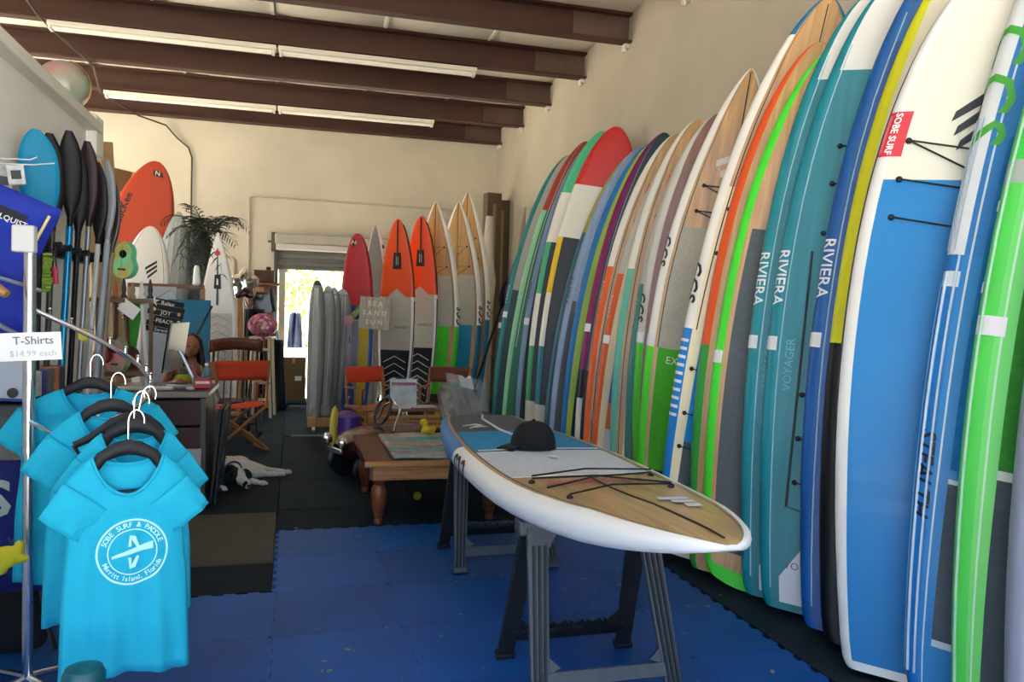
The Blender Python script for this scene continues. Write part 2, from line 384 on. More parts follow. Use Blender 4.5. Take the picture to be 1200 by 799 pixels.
class Board:
    def __init__(s, name, label, cat, L, W=.78, T=.115, wt=.6, p=2.3, q=.62, sm=.48, rock=1.0, base='#ffffff', zones=(), group=None, tail=0.0):
        s.L, s.W, s.T, s.wt, s.p, s.q, s.sm, s.rk, s.tail = L, W, T, wt, p, q, sm, rock, tail
        ss = [0, .004, .015, .04]+[.07+.05*i for i in range(15)]+[.81, .84, .87, .9, .925, .945, .96, .973, .984, .992, .998]
        for z in zones:
            for e in z[1:3]:
                if 0 < e < 1: ss.append(e)
        ss = sorted(set(round(x, 4) for x in ss))
        ss = [x for i, x in enumerate(ss) if i == 0 or x-ss[i-1] > .0015 or True]
        cols = [base]
        def zone(sm_, um):
            c = base
            for z in zones:
                if z[1] <= sm_ <= z[2] and SEL[z[0]](um): c = z[3]
            if c not in cols: cols.append(c)
            return cols.index(c)
        b = MB(); n = len(UL); vs = [s.pt(x, u) for x in ss for u in UL]; fs = []; ms = []
        um = [(UL[i]+(UL[i+1] if i+1 < n else 4))/2 for i in range(n)]
        for i in range(len(ss)-1):
            for j in range(n):
                j2 = (j+1) % n; fs.append((i*n+j, i*n+j2, (i+1)*n+j2, (i+1)*n+j)); ms.append(zone((ss[i]+ss[i+1])/2, um[j]))
        fs += [tuple(range(n))[::-1], tuple(range((len(ss)-1)*n, len(ss)*n))]; ms += [zone(.002, 1.5), zone(.999, 1.5)]
        b.v = vs; b.f = fs; b.m = ms
        s.o = b.build(name, [hm(c) for c in cols]); tag(s.o, label, cat, group)
    def w(s, t):
        if t < s.sm: a = t/s.sm; k = s.wt+(1-s.wt)*math.sin(a*PI/2)**.85
        else: b = min(1, (t-s.sm)/(1-s.sm)); k = max(0.0, 1-b**s.p)**s.q
        if t < .02: k *= .93+.07*math.sqrt(t/.02)
        return max(.006, s.W/2*k)
    def t(s, x):
        return s.T*max(.12, min(1, (max(0, 1-x)/.16)**.5))*(.72+.28*min(1, x/.25))
    def rock(s, x): return s.rk*(.035*s.L*max(0, (x-.55)/.45)**2.2+.01*s.L*max(0, (.2-x)/.2)**2)
    def pt(s, x, u, off=0.0):
        w, t = s.w(x), s.t(x); r = min(t/2, w*.8); wd = w-r; y0 = -s.rock(x); z = x*s.L
        crown = .006*min(1, w/.2)
        u = u % 4
        if u < 1:
            a = 2*u-1; p = (a*wd, y0-t/2-crown*(1-a*a)); nn = (0, -1)
        elif u < 2:
            a = PI/2-(u-1)*PI; p = (wd+r*math.cos(a), y0-t/2*math.sin(a)); nn = (math.cos(a), -math.sin(a))
        elif u < 3:
            a = 1-2*(u-2); p = (a*wd, y0+t/2); nn = (0, 1)
        else:
            a = -PI/2-(u-3)*PI; p = (-wd+r*math.cos(a), y0-t/2*math.sin(a)); nn = (math.cos(a), -math.sin(a))
        if s.tail and x < .08 and True: z += s.tail*(abs(p[0])/max(.01, s.wt*s.W/2))**2*(1-x/.08)
        return Vector((p[0]+nn[0]*off, p[1]+nn[1]*off, z))
    def pose(s, bx, by, beta, gam, psi, z0=None):
        be, ga, ps = R(beta), R(gam), R(psi)
        wx = Vector((math.cos(ps), -math.sin(ps), 0)); nn = Vector((-math.sin(ps), -math.cos(ps), 0)); z = Vector((0, 0, 1))
        z1 = z*math.cos(be)-nn*math.sin(be); n1 = nn*math.cos(be)+z*math.sin(be)
        z2 = z1*math.cos(ga)+wx*math.sin(ga); x2 = wx*math.cos(ga)-z1*math.sin(ga); y2 = -n1
        M = Matrix(((x2.x, y2.x, z2.x, 0), (x2.y, y2.y, z2.y, 0), (x2.z, y2.z, z2.z, 0), (0, 0, 0, 1)))
        low = min((M @ v.co).z for v in s.o.data.vertices)
        M.translation = Vector((bx, by, (z0 if z0 is not None else .014)-low)); s.o.matrix_world = M; return s
    # details that follow the surface
    def patch(s, x0, x1, u0, u1, col, off=.003, name='sticker', nx=6, nu=6, m=None):
        b = MB(); b.grid(lambda a, c: s.pt(x0+(x1-x0)*c, u0+(u1-u0)*a, off), nu, nx)
        return b.build(name, m or mat(col, .5), s.o)
    def poly(s, pts, col, off=.003, name='graphic'):
        b = MB(); b.add([s.pt(x, u, off) for x, u in pts], [tuple(range(len(pts)))]); return b.build(name, mat(col, .5), s.o)
    def line(s, pts, r, col, off=.002, name='pinline', sub=14, flat=.3):
        P = []
        for (x0, u0), (x1, u1) in zip(pts, pts[1:]):
            for i in range(sub): P.append(s.pt(x0+(x1-x0)*i/sub, u0+(u1-u0)*i/sub, off))
        P.append(s.pt(pts[-1][0], pts[-1][1], off)); return MB().tube(P, r, 6).build(name, mat(col, .5), s.o)
    def text(s, st, xc, uc, size, col, down=True, off=.003, name='lettering', arc=None, **kw):
        vs, fs = text_mesh(st, size, **kw); rail = uc >= 3 or 1 <= uc < 2
        arc = PI*s.T*.5 if rail else 2*(s.w(xc)-s.T/2)
        b = MB(); sg = -1 if down else 1
        def um(x, u):     # past the rail the lettering runs on over the deck at true size
            return (u-4)*arc/(2*(s.w(x)-s.T/2)) if u >= 4 else u
        b.add([s.pt(xc+sg*v[0]/s.L, um(xc+sg*v[0]/s.L, uc+(-sg)*v[1]/arc), off) for v in vs], fs); return b.build(name, mat(col, .5), s.o, smooth=False)
    def across(s, st, xc, uc, size, col, off=.003, name='lettering', up=1, **kw):
        vs, fs = text_mesh(st, size, **kw); wd = 2*(s.w(xc)-s.T/2)
        b = MB(); b.add([s.pt(xc+up*v[1]/s.L, uc+up*v[0]/wd, off) for v in vs], fs); return b.build(name, mat(col, .5), s.o, smooth=False)
    def bungee(s, pts, knobs=(), r=.004, off=.012):
        b = MB(); b.tube([s.pt(x, u, off) for x, u in pts], r, 6); o = b.build('bungee_cord', BLACK, s.o)
        for x, u in knobs:
            p = s.pt(x, u, .004); MB().ell(p, (.014, .012, .014), n=10).build('cord_anchor', BLACK, s.o)
        return o
    def ecs(s, xc, uc, size, col, wide=1.0, stroke=.12, down=True):
        """the board maker's three curved letters along the rail"""
        return s.text('CCS', xc, uc, size*1.25, col, down=down, bold=.03, shear=.15, space=1.15, name='maker_mark')
    def label_tape(s, x, col='#e8e6ea', w=.045, u0=3.25, u1=3.98):
        return s.patch(x-w/2/s.L*1.6, x+w/2/s.L*1.6, u0, u1, col, name='price_tape')

BAM = 'w:#c79a62'; PADG = 'p:#b9b4a6'; G = 'paddle boards along the right wall'
SB = 'paddle board'
# --- nearest boards on the right wall
b = Board('paddle_board', 'lavender grey paddle board with a white stripe, first in the row at the shop front', SB, 3.4, base='#9499ad', zones=[('D', 0, 1, '#9ba0b4'), ('K', 0, 1, '#e8e8ee'), ('Q', .1, .6, 'p:#8a8fa3')], group=G).pose(2.51, 1.93, 4.9, 7.2, 43)
b = Board('paddle_board', 'lime green paddle board with dark green diamond pad and grey tail pad', SB, 3.42, base='#3fcf4e', zones=[('D', 0, 1, '#6fe06a'), ('H', 0, .6, '#54d857'), ('K', 0, 1, '#bfe9c4'), ('Q', .27, .66, 'p:#2f8a2c'), ('Q', .05, .26, 'p:#4b545c'), ('Q', .26, .27, '#c9d6d0'), ('R', .575, .6, '#a9b4ae'), ('Q', .66, 1, '#e6f0e4')], group=G).pose(2.53, 2.175, 4.9, 7.2, 42)
b.label_tape(.42, u0=3.6, u1=4.05); b.line([(.02, 3.72), (.9, 3.72)], .006, '#a8d8b4')
for x in (.545, .455): b.patch(x, x+.012, 3.45, 3.62, '#f4f4f4', name='vent_plug')
b = Board('paddle_board', 'blue and white paddle board with big green letters and grey diamond pad', SB, 3.64, base='#1b78c4', zones=[('D', 0, 1, '#1583cc'), ('R', .47, 1, '#dfe3e8'), ('E', .47, 1, '#1b78c4'), ('K', 0, 1, '#cfe0ea'), ('Q', .24, .6, 'p:#1378bb'), ('Q', .06, .225, 'p:#55606a'), ('Q', .225, .23, '#cfe0ea'), ('Q', .053, .06, '#cfe0ea'), ('R', .435, .452, '#dfe3e8')], group=G).pose(2.55, 2.43, 4.6, 8.0, 42)
b.line([(.02, 3.72), (.45, 3.72)], .006, '#c8dcea'); b.line([(.02, 3.92), (.47, 3.92)], .005, '#c8dcea'); b.line([(.02, 3.55), (.44, 3.55)], .003, '#5aa6de')
for k in range(5): b.line([(.475, 3.35+.11*k), (.62, 3.35+.11*k)], .0022, '#a9bccb')
b.text('STEALTH', .232, 3.82, .085, '#0c1a33', bold=.02, shear=.2)
b.text('CCS', .655, 3.72, .25, '#3fa535', bold=.012, space=1.1, name='maker_mark')
b.line([(.08, .3), (.085, .45), (.03, .5)], .006, '#d0dbe4', off=.01, name='leash_cord')
b = Board('paddle_board', 'sky blue and cream paddle board with black rail edge and black striped emblem', SB, 2.95, W=.8, base='#e9e8e4', zones=[('LL', 0, 1, '#0d0d10'), ('D', 0, .705, '#087cc0'), ('D', .705, 1, '#e3dfcf'), ('D', 0, .012, '#efeeea')], group=G, wt=.62).pose(2.499, 2.714, 4.4, 3.8, 41)
for k, x in enumerate((.76, .705, .65)): b.bungee([(x, .1), (x-.012, .5), (x-.045 if k == 0 else x-.02, .9)], [(x, .1), (x-.02, .9)]); b.bungee([(x, .1), (x-.05 if k < 1 else x-.015, .6)])
b.patch(.738, .802, 3.7, 4.075, '#d3303c', name='sticker'); b.text('SOBE SURF', .77, 3.93, .036, '#ffffff', bold=.02, off=.006); b.patch(.742, .797, 3.72, 3.8, '#e8747a', off=.005, name='sticker_stripe')
for k in range(3): b.poly([(.80-.02*k, .38+.03*k), (.83-.02*k, .62), (.822-.02*k-.007, .62), (.79-.02*k-.004, .36+.03*k)], '#15161a', name='emblem')
b.patch(.062, .072, .48, .51, '#14213a', name='leash_plug')
b = Board('paddle_board', 'yellow railed paddle board with cream deck tucked behind the sky blue board', SB, 3.22, base='#e3e023', zones=[('D', 0, 1, '#e8e2c6'), ('A', 0, .42, '#101012')], group=G).pose(2.57, 2.964, 5.0, 5.2, 41)
def riviera(label, L, pose, c1, c2, nose, red):
    b = Board('paddle_board', label, SB, L, T=.11, base=c1, zones=[('D', 0, 1, c2), ('Q', .14, .6, 'd:'+c2.split(':')[1]), ('D', .86, 1, nose)], group=G).pose(*pose)
    b.text('RIVIERA', .525, 3.8, .085, '#f2f4f6', bold=.012); b.line([(.03, .02), (.9, .02)], .0035, '#a9d4e0'); b.label_tape(.417)
    b.poly([(.012, .12), (.012, .9), (.06, .9), (.135, .75), (.145, .5), (.05, .12)], '#dfe3ea', off=.012, name='tail_patch')
    for x in (.74, .68, .60, .34, .27, .2): b.bungee([(x, .22), (x-.002, .6), (x-.03, .22+.4)], [(x, .22)])
    b.bungee([(.57, .16), (.16, .16), (.15, .6)], r=.006, off=.006)
    if red: b.patch(.03, .06, .3, .5, '#b3202c', off=.016, name='round_sticker'); b.text('SOBE', .045, .4, .03, '#ffffff', off=.02)
    else: b.across('VOYAGER', .07, .42, .05, '#5d6670', off=.016)
    b.text('VOYAGER', .385, .1, .06, '#5fb4c4' if not red else '#1f62b4', down=False)
    return b
riviera('deep blue paddle board with white lettering and a red sticker on its tail', 3.26, (2.584, 3.132, 4.9, 5.4, 40), 'd:#0f5fae', 'd:#0c4fa0', 'd:#1668b4', True)
riviera('teal paddle board with white lettering standing beside the deep blue board', 3.2, (2.559, 3.431, 4.9, 4.9, 40), 'd:#148a9c', 'd:#14808f', '#e4e2dc', False)
riviera('teal paddle board squeezed between its twin and the lime edged board', 3.2, (2.555, 3.605, 4.9, 4.9, 40), 'd:#178c9a', 'd:#14808f', '#e4e2dc', False)
b = Board('paddle_board', 'bamboo paddle board with bright lime rails and dark grey pad', SB, 3.01, base='#4ae335', zones=[('D', 0, 1, BAM), ('P', .06, .66, 'p:#5a6166'), ('D', 0, .028, '#4ae335')], group=G, tail=.07).pose(2.459, 3.859, 4.7, 6.7, 38)
b.patch(.045, .053, .48, .51, '#16181a', name='leash_plug'); b.label_tape(.415); b.poly([(.9, .2), (.93, .5), (.89, .5)], '#c9482c')
b = Board('paddle_board', 'orange railed paddle board showing as a sliver behind the lime edged one', SB, 3.06, base='#e4571f', zones=[('D', 0, 1, BAM), ('R', .0, .42, '#2f9a3c')], group=G).pose(2.46, 4.03, 4.3, 7.0, 37)
b = Board('paddle_board', 'white railed paddle board with bamboo nose, blue tip and striped blue tail', SB, 3.38, base='#efece2', zones=[('D', .66, 1, BAM), ('D', 0, .66, '#efe3bb'), ('K', .4, 1, '#222222'), ('Q', .4, .66, PADG), ('R', 0, .4, '#1f83cf'), ('Q', .2, .4, 'p:#1f8fd8'), ('Q', 0, .2, 'p:#5a636b'), ('RB', .93, 1, '#1c6ea6'), ('D', 0, .03, '#efe3bb')], group=G).pose(2.39, 4.32, 2.3, 11.0, 32)
for k in range(10): b.patch(.24+.015*k, .24+.015*k+.0055, 3.35, 3.95, '#e9eef2', name='rail_stripe')
b.ecs(.485, 3.6, .10, '#141414', wide=.6); b.across('EX', .38, .16, .05, '#e8eef2'); b.line([(.68, .5), (.985, .5)], .003, '#202020')
for x in (.62, .54, .33, .25, .19): b.bungee([(x, .06), (x, .3)], [(x, .06)])
b = Board('paddle_board', 'bamboo nosed paddle board with grey pad, green tail and white striped emblem', SB, 3.17, base='#efece4', zones=[('D', 0, 1, BAM), ('P', .39, .655, PADG), ('R', 0, .39, '#55dd2c'), ('P', .13, .39, 'p:#49b52a'), ('P', 0, .13, 'p:#2c3133'), ('K', .39, 1, '#222222')], group=G, p=1.9, q=.75).pose(2.512, 4.872, 3.7, 7.5, 30)
b.ecs(.60, 3.62, .085, '#141414', wide=.6); b.across('EX', .365, .2, .07, '#dfe9da'); b.line([(.67, .5), (.99, .5)], .004, '#202020'); b.label_tape(.405)
for k in range(3): b.poly([(.80-.022*k, .2+.1*k), (.825-.018*k, .62+.05*k), (.812-.018*k, .62+.05*k), (.786-.022*k, .22+.1*k)], '#d9d4c8', name='emblem')
for x in (.745, .69): b.bungee([(x, .14), (x, .86)], [(x, .14), (x, .86)]); b.bungee([(x, .14), (x-.03, .6)])
b = Board('paddle_board', 'silver white paddle board with black letters, green rails and maroon deck', SB, 2.95, base='#cdcac2', zones=[('R', 0, .43, '#4fc832'), ('D', 0, 1, 'w:#8a5a4a')], group=G).pose(2.604, 5.09, 5.2, 4.6, 29)
b.ecs(.52, 3.62, .085, '#141414', wide=.6); b.label_tape(.445)
b = Board('paddle_board', 'teal railed paddle board with silver nose and dark pink tail tip', SB, 2.98, base='#bcb9b1', zones=[('R', 0, .57, '#3d8b82'), ('D', 0, 1, BAM), ('R', 0, .09, '#a02a58'), ('D', .1, .62, '#9c3355'), ('K', 0, 1, '#222222')], group=G).pose(2.625, 5.31, 5.6, 6.0, 28)
b.text('RIVIERA', .5, 3.6, .06, '#9fd0c4')
b = Board('paddle_board', 'white and mint railed paddle board with bamboo deck and orange tag', SB, 3.05, base='#e6e3da', zones=[('R', 0, .60, '#66c2ab'), ('D', 0, 1, BAM), ('Q', 0, .6, '#f0d9b4'), ('R', 0, .1, '#d61f78'), ('K', 0, 1, '#222222')], group=G).pose(2.642, 5.646, 5.4, 6.4, 27)
b.text('RIVIERA', .52, 3.6, .06, '#b7e2d6'); b.patch(.82, .85, .12, .3, '#d8431f', name='tag')
for x in (.74, .64): b.bungee([(x, .12), (x, .4)], [(x, .12)])
b = Board('paddle_board', 'white and orange railed paddle board with blue and orange blocks on its pad', SB, 3.06, base='#c4c1b9', zones=[('R', 0, .585, '#e2622a'), ('D', 0, 1, '#ead6ae'), ('Q', .0, .45, '#1463a0'), ('Q', .16, .23, '#df6326'), ('Q', .09, .16, '#c9ccd8'), ('Q', .03, .09, '#df6326'), ('R', 0, .07, '#2a7f8e')], group=G).pose(2.65, 6.13, 5.0, 10.1, 25)  # white upper rail is greyed, its shade painted into the base colour
b.text('RIVIERA', .49, 3.6, .06, '#f3c9a8'); b.label_tape(.40)
b = Board('paddle_board', 'white and orange railed paddle board with plain bamboo deck and red tag', SB, 3.09, base='#e9e5da', zones=[('R', 0, .605, '#e8662c'), ('D', 0, 1, BAM), ('K', 0, 1, '#222222'), ('R', 0, .07, '#2a7f8e')], group=G).pose(2.659, 6.335, 4.9, 9.0, 24)
b.text('RIVIERA', .53, 3.6, .06, '#f6d3b4'); b.patch(.82, .85, .12, .3, '#c93a22', name='tag')
for x in (.74, .64): b.bungee([(x, .12), (x, .4)], [(x, .12)])
b = Board('paddle_board', 'purple paddle board with black tail and white tail block', SB, 3.15, base='#7d1458', zones=[('D', 0, 1, '#0f3038'), ('K', 0, 1, '#9a96a6'), ('A', 0, .3, '#0d0e12'), ('H', .06, .22, '#d9d6d0')], group=G).pose(2.66, 6.55, 5.1, 8.7, 23)
b.label_tape(.42)
b = Board('paddle_board', 'blue railed paddle board with lime deck edge and dark teal pad', SB, 3.13, base='#1673b4', zones=[('D', 0, 1, '#a9c52c'), ('Q', 0, .62, 'p:#123b40'), ('P', .62, 1, '#b3c72f')], group=G).pose(2.658, 6.938, 4.9, 9.7, 22)
b.text('RIVIERA', .5, 3.55, .07, '#bcd8ea'); b.bungee([(.8, .2), (.78, .6)], [(.8, .2)]); b.bungee([(.7, .2), (.69, .6)], [(.7, .2)])
b = Board('paddle_board', 'pale denim blue streaked paddle board with grey pad', SB, 3.13, base='d:#8a9fc0', zones=[('D', 0, .5, 'p:#5d6064'), ('D', .5, 1, 'd:#7f95b5')], group=G).pose(2.60, 7.14, 4.0, 10.6, 21)
b.text('RIVIERA', .53, 3.6, .08, '#4a2440', bold=.01)
b = Board('paddle_board', 'olive nosed paddle board with dark teal lower rail', SB, 3.13, base='#2f6575', zones=[('A', .72, 1, '#9a9a45'), ('D', 0, .72, 'p:#22282c')], group=G).pose(2.61, 7.345, 3.4, 11.2, 20)
b.bungee([(.72, .1), (.71, .6)], [(.72, .1)])
b = Board('paddle_board', 'tall board banded red, white, yellow and teal with rounded red nose', SB, 3.41, W=.84, q=.56, base='#e9e4d6', zones=[('A', .815, 1, '#cf2a24'), ('R', .485, .655, '#efc21c'), ('D', 0, .655, '#17181a'), ('R', .155, .325, '#2d7d90'), ('A', 0, .155, '#c8c0ae')], group=G).pose(2.598, 7.51, 4.8, 8.2, 20)
b = Board('paddle_board', 'tall board banded mint, white and green beside the red nosed one', SB, 3.41, W=.82, base='#e6e1d4', zones=[('A', .80, 1, '#4cc08a'), ('R', .485, .645, '#46ae7c'), ('D', 0, .645, '#17181a'), ('R', .16, .325, '#3d9a62'), ('A', 0, .16, '#cfc8b4')], group=G).pose(2.567, 7.74, 4.7, 7.7, 19)
b = Board('paddle_board', 'denim blue streaked paddle board with black pad beside the mint banded one', SB, 3.38, base='d:#6f8bb0', zones=[('D', 0, .6, 'p:#3a3d40'), ('D', .6, 1, 'd:#5d7ba3')], group=G).pose(2.537, 8.082, 4.7, 9.0, 18)
b.text('RIVIERA', .49, 3.6, .07, '#3d2a50'); b.label_tape(.40)
b = Board('paddle_board', 'mint green paddle board with brick red nose', SB, 3.5, base='#7cc096', zones=[('A', .755, 1, '#a83f28'), ('D', 0, .755, '#1e7a4c'), ('H', .05, .755, '#8fcf9f'), ('K', .3, 1, '#d8cfc0')], group=G).pose(2.516, 8.60, 4.5, 10.7, 17)
b.text('RIVIERA', .49, 3.6, .07, '#cfe8d2')
b = Board('paddle_board', 'teal paddle board with cream pinlines between the mint and the navy ones', SB, 3.45, base='#23807f', zones=[('K', 0, 1, '#d8d2c2'), ('LB', 0, 1, '#c9c4b4'), ('D', 0, .5, '#123f3c'), ('D', .5, 1, '#b9b6a8')], group=G).pose(2.538, 9.152, 4.8, 10.4, 16)
b.text('RIVIERA', .48, 3.62, .07, '#c8dcd6'); b.label_tape(.41)
b = Board('paddle_board', 'navy blue pointed board, last in the row before the cardboard tubes', SB, 3.09, W=.7, p=1.7, q=.9, base='#14305c', zones=[('R', .6, 1, '#35506e')], group=G).pose(2.663, 9.65, 5.3, 7.6, 15)
b.label_tape(.42)

# --- boards standing at the back, by the roller shutter
G2 = 'boards standing by the roller shutter'
def ecsboard(label, X, Y, L, c, gam, tailc):
    b = Board('paddle_board', label, SB, L, W=.74, base='#f0ede4', zones=[('D', 0, 1, BAM), ('P', .43, .66, PADG), ('A', .12, .43, c), ('E', .12, .43, BAM), ('D', 0, .12, 'p:#34383a'), ('R', 0, .12, tailc), ('K', .43, 1, '#222222')], group=G2, p=1.75, q=.78).pose(X, Y, 2.5, gam, 27)
    b.ecs(.475, 1.42, .10, '#141414', down=False); b.line([(.67, .5), (.99, .5)], .004, '#202020')
    for x in (.79, .7): b.bungee([(x, .5), (x, .86), (x-.04, .5)], [(x, .86)])
    return b
ecsboard('wood nosed paddle board with bright green lower half by the roller shutter', 1.88, 10.95, 3.03, '#4ed32a', 0, '#4ed32a')
ecsboard('wood nosed paddle board with blue lower half between the green one and its twin', 2.24, 11.15, 3.08, '#1f86b8', 0, '#1f86b8')
ecsboard('tallest wood nosed paddle board with blue lower half beside cardboard tubes', 2.42, 11.4, 3.27, '#1f86b8', 0, '#1f86b8')
def orangeboard(label, X, Y, L):
    b = Board('surfboard', label, 'surfboard', L, W=.5, T=.08, wt=.5, base='#f2efe9', zones=[('A', .62, 1, '#ec5214'), ('D', .36, .62, PADG), ('D', 0, .36, 'p:#1c1d1f')], group=G2, p=2.2, q=.58).pose(X, Y, 2.5, 0, 24)
    b.line([(.77, .5), (.99, .5)], .012, '#3a2a22'); b.patch(.755, .835, .33, .67, '#1a1a1c', name='oval_emblem', off=.004); b.patch(.775, .815, .45, .55, '#e9e6e0', off=.006, name='emblem_cross')
    b.line([(.62, 1.3), (.97, 1.3)], .01, '#3a2118'); b.line([(.2, 1.3), (.6, 1.3)], .008, '#4a4a4a')
    b.poly([(.6, .06), (.66, .5), (.6, .94)], '#b9b4a6'); b.across('INFINITY', .47, .7, .05, '#202020')
    for k in range(7): b.line([(.30-.035*k, .1), (.33-.035*k, .5), (.30-.035*k, .9)], .006, '#d9d6cf')
    return b
orangeboard('orange and grey surfboard standing beside the wooden sign', 1.32, 10.6, 2.72)
orangeboard('orange and grey surfboard standing beside the green and bamboo board', 1.66, 10.8, 2.8)
b = Board('surfboard', 'dark grey and white surfboard turned edge on behind the wooden sign', 'surfboard', 2.66, W=.5, T=.08, wt=.45, base='#b9b5ab', zones=[('D', 0, 1, '#6f6d67'), ('R', 0, 1, '#d8d4cb')], group=G2, p=2, q=.7).pose(1.03, 11.05, 2.5, 1, 42)
for k in range(14): b.patch(.1+.06*k, .1+.06*k+.02, 1.2, 1.5, '#3c3a37', name='speckle')
b = Board('surfboard', 'soft surfboard with red nose, blue band and yellow lower half', 'surfboard', 2.5, W=.44, T=.09, wt=.6, base='#d6b51e', zones=[('A', .62, 1, '#b81f22'), ('A', .55, .62, '#1a2aa8'), ('R', 0, .55, '#3f74c4')], group=G2, p=2.6, q=.5).pose(.80, 10.6, 2.5, 0, 16)
b.patch(.93, .97, .14, .32, '#14151a', name='emblem'); b.across('N', .95, .23, .07, '#f2f2f2', off=.006); b.patch(.1, .54, .38, .62, '#8d93a8', name='grey_stripe')

# --- boards standing at the back on the left
G3 = 'boards standing behind the desk'
b = Board('surfboard', 'large brick orange soft surfboard leaning behind the white emblem board', 'surfboard', 3.3, W=.86, T=.09, wt=.55, base='#b23c12', zones=[('LB', 0, 1, '#8c2c0e')], group=G3, p=2.6, q=.55).pose(-2.42, 10.7, 2, 14, 4)
b.poly([(.945, .5), (.965, .45), (.965, .8), (.945, .85)], '#1b1b1d'); b.across('N', .955, .64, .07, '#f2eee6', off=.006); b.text('ducKee', .80, .12, .13, '#1b1b1d', down=False, bold=.02)
b = Board('surfboard', 'white surfboard with a black pinline and striped oval emblem behind the desk', 'surfboard', 2.4, W=.62, T=.08, base='#e6e3dc', zones=[('K', 0, 1, '#222222')], group=G3, p=2.4, q=.55).pose(-1.88, 10.0, 3, 7, 4)
for k in range(3): b.poly([(.80-.02*k, .5+.04*k), (.84-.02*k, .8), (.828-.02*k, .8), (.786-.02*k, .5+.04*k)], '#17181a')
for lab, X, Y, L in (('grey plastic wrapped board under the palm leaves beside the white emblem board', -1.64, 10.35, 2.62), ('grey plastic wrapped board under the palm leaves beside the white shortboard', -1.46, 10.5, 2.64)):
    b = Board('wrapped_board', lab, 'surfboard', L, W=.5, T=.12, base='#8d918c', zones=[('D', 0, 1, 'd:#9a9e99')], group=G3, p=2.4, q=.6).pose(X, Y, 3, 7, 20)
    for k in range(3): b.line([(.05, .2+.3*k), (.95, .2+.3*k)], .006, '#c4c8c4', name='plastic_fold')
b = Board('surfboard', 'white shortboard with red crest, black oval emblem and grey pad', 'surfboard', 2.36, W=.46, T=.06, wt=.5, base='#e4e1da', zones=[('LB', 0, 1, '#3f4146'), ('P', .2, .6, 'p:#cbc6bb')], group=G3, p=1.7, q=.85).pose(-.85, 9.88, 2, 0, 10)
b.patch(.64, .9, .46, .54, '#3d4346', name='stripe'); b.patch(.72, .79, .36, .64, '#141517', name='oval_emblem', off=.006); b.patch(.74, .77, .46, .54, '#e6e3dc', off=.009, name='emblem_cross')
b.poly([(.885, .3), (.9, .2), (.91, .4), (.925, .5), (.91, .6), (.9, .8), (.885, .7)], '#c23a3c', off=.008)
for k in range(7): b.line([(.56-.04*k, .12), (.59-.04*k, .5), (.56-.04*k, .88)], .006, '#a9a499')
b.text('INFINITY', .42, 3.5, .06, '#1c1d20', down=False); b.across('INFINITY', .36, .72, .045, '#2b2c2e')

# --- the paddle board lying on the sawhorses
b = Board('paddle_board', 'white and bamboo paddle board lying flat across two black sawhorses', SB, 3.2, W=.86, T=.12, base='#eef0f2', zones=[('D', 0, 1, 'w:#b8976a'), ('P', .42, .62, 'p:#c6cfdf'), ('P', .2, .42, 'p:#1f86c4'), ('P', 0, .2, 'p:#565c62'), ('K', 0, 1, '#222222'), ('R', 0, .36, '#2f86c6')], wt=.62, p=2.2, q=.6, rock=.9)
# tail away from the camera, deck up
T0 = Vector((1.235, 5.22, .745)); T1 = Vector((1.235, 2.06, .745)); zd = (T1-T0).normalized(); yd = Vector((0, 0, -1)); xd = yd.cross(zd)
b.o.matrix_world = Matrix(((xd.x, yd.x, zd.x, T0.x), (xd.y, yd.y, zd.y, T0.y), (xd.z, yd.z, zd.z, T0.z), (0, 0, 0, 1)))
TB = b
b.line([(.63, .5), (.985, .5)], .004, '#202020'); b.patch(.618, .625, .05, .95, '#eceef2', name='pad_edge'); b.patch(.41, .42, .06, .94, '#dfe6ee', off=.006, name='pad_edge')
b.patch(.48, .5, .47, .53, '#e9ebef', off=.008, name='carry_handle')
b.bungee([(.635, .08), (.625, .5), (.66, .9)], [(.635, .08), (.66, .9)], off=.03); b.bungee([(.635, .08), (.66, .5), (.72, .92)], off=.016)
b.bungee([(.72, .1), (.72, .5), (.77, .9)], [(.72, .1), (.77, .9)], off=.016); b.bungee([(.72, .1), (.66, .5), (.66, .9)], off=.02)
for k in range(3): b.poly([(.80+.022*k, .38-.05*k), (.80+.022*k, .16), (.815+.022*k, .16), (.818+.022*k, .40-.05*k)], '#d3dcf2', name='emblem', off=.006)
b.across('SOBE SURF', .672, .5, .09, '#c0395a', up=-1, off=.007, bold=.02)
for k, (x0, x1) in enumerate(((.11, .13), (.12, .16), (.14, .15))): b.poly([(x0, .7-.03*k), (x1, .86-.05*k), (x1+.012, .86-.05*k), (x0+.012, .66-.03*k)], '#c9ced6', off=.006, name='emblem')
MB().tube([TB.pt(x, u, .008) for x, u in ((.02, .5), (.06, .56), (.2, .55), (.35, .48))], .007, 6).build('leash_cord', mat('#e4e6ea', .4), TB.o)
b.ecs(.43, 3.5 if False else 1.5, .11, '#14161a', wide=.6)
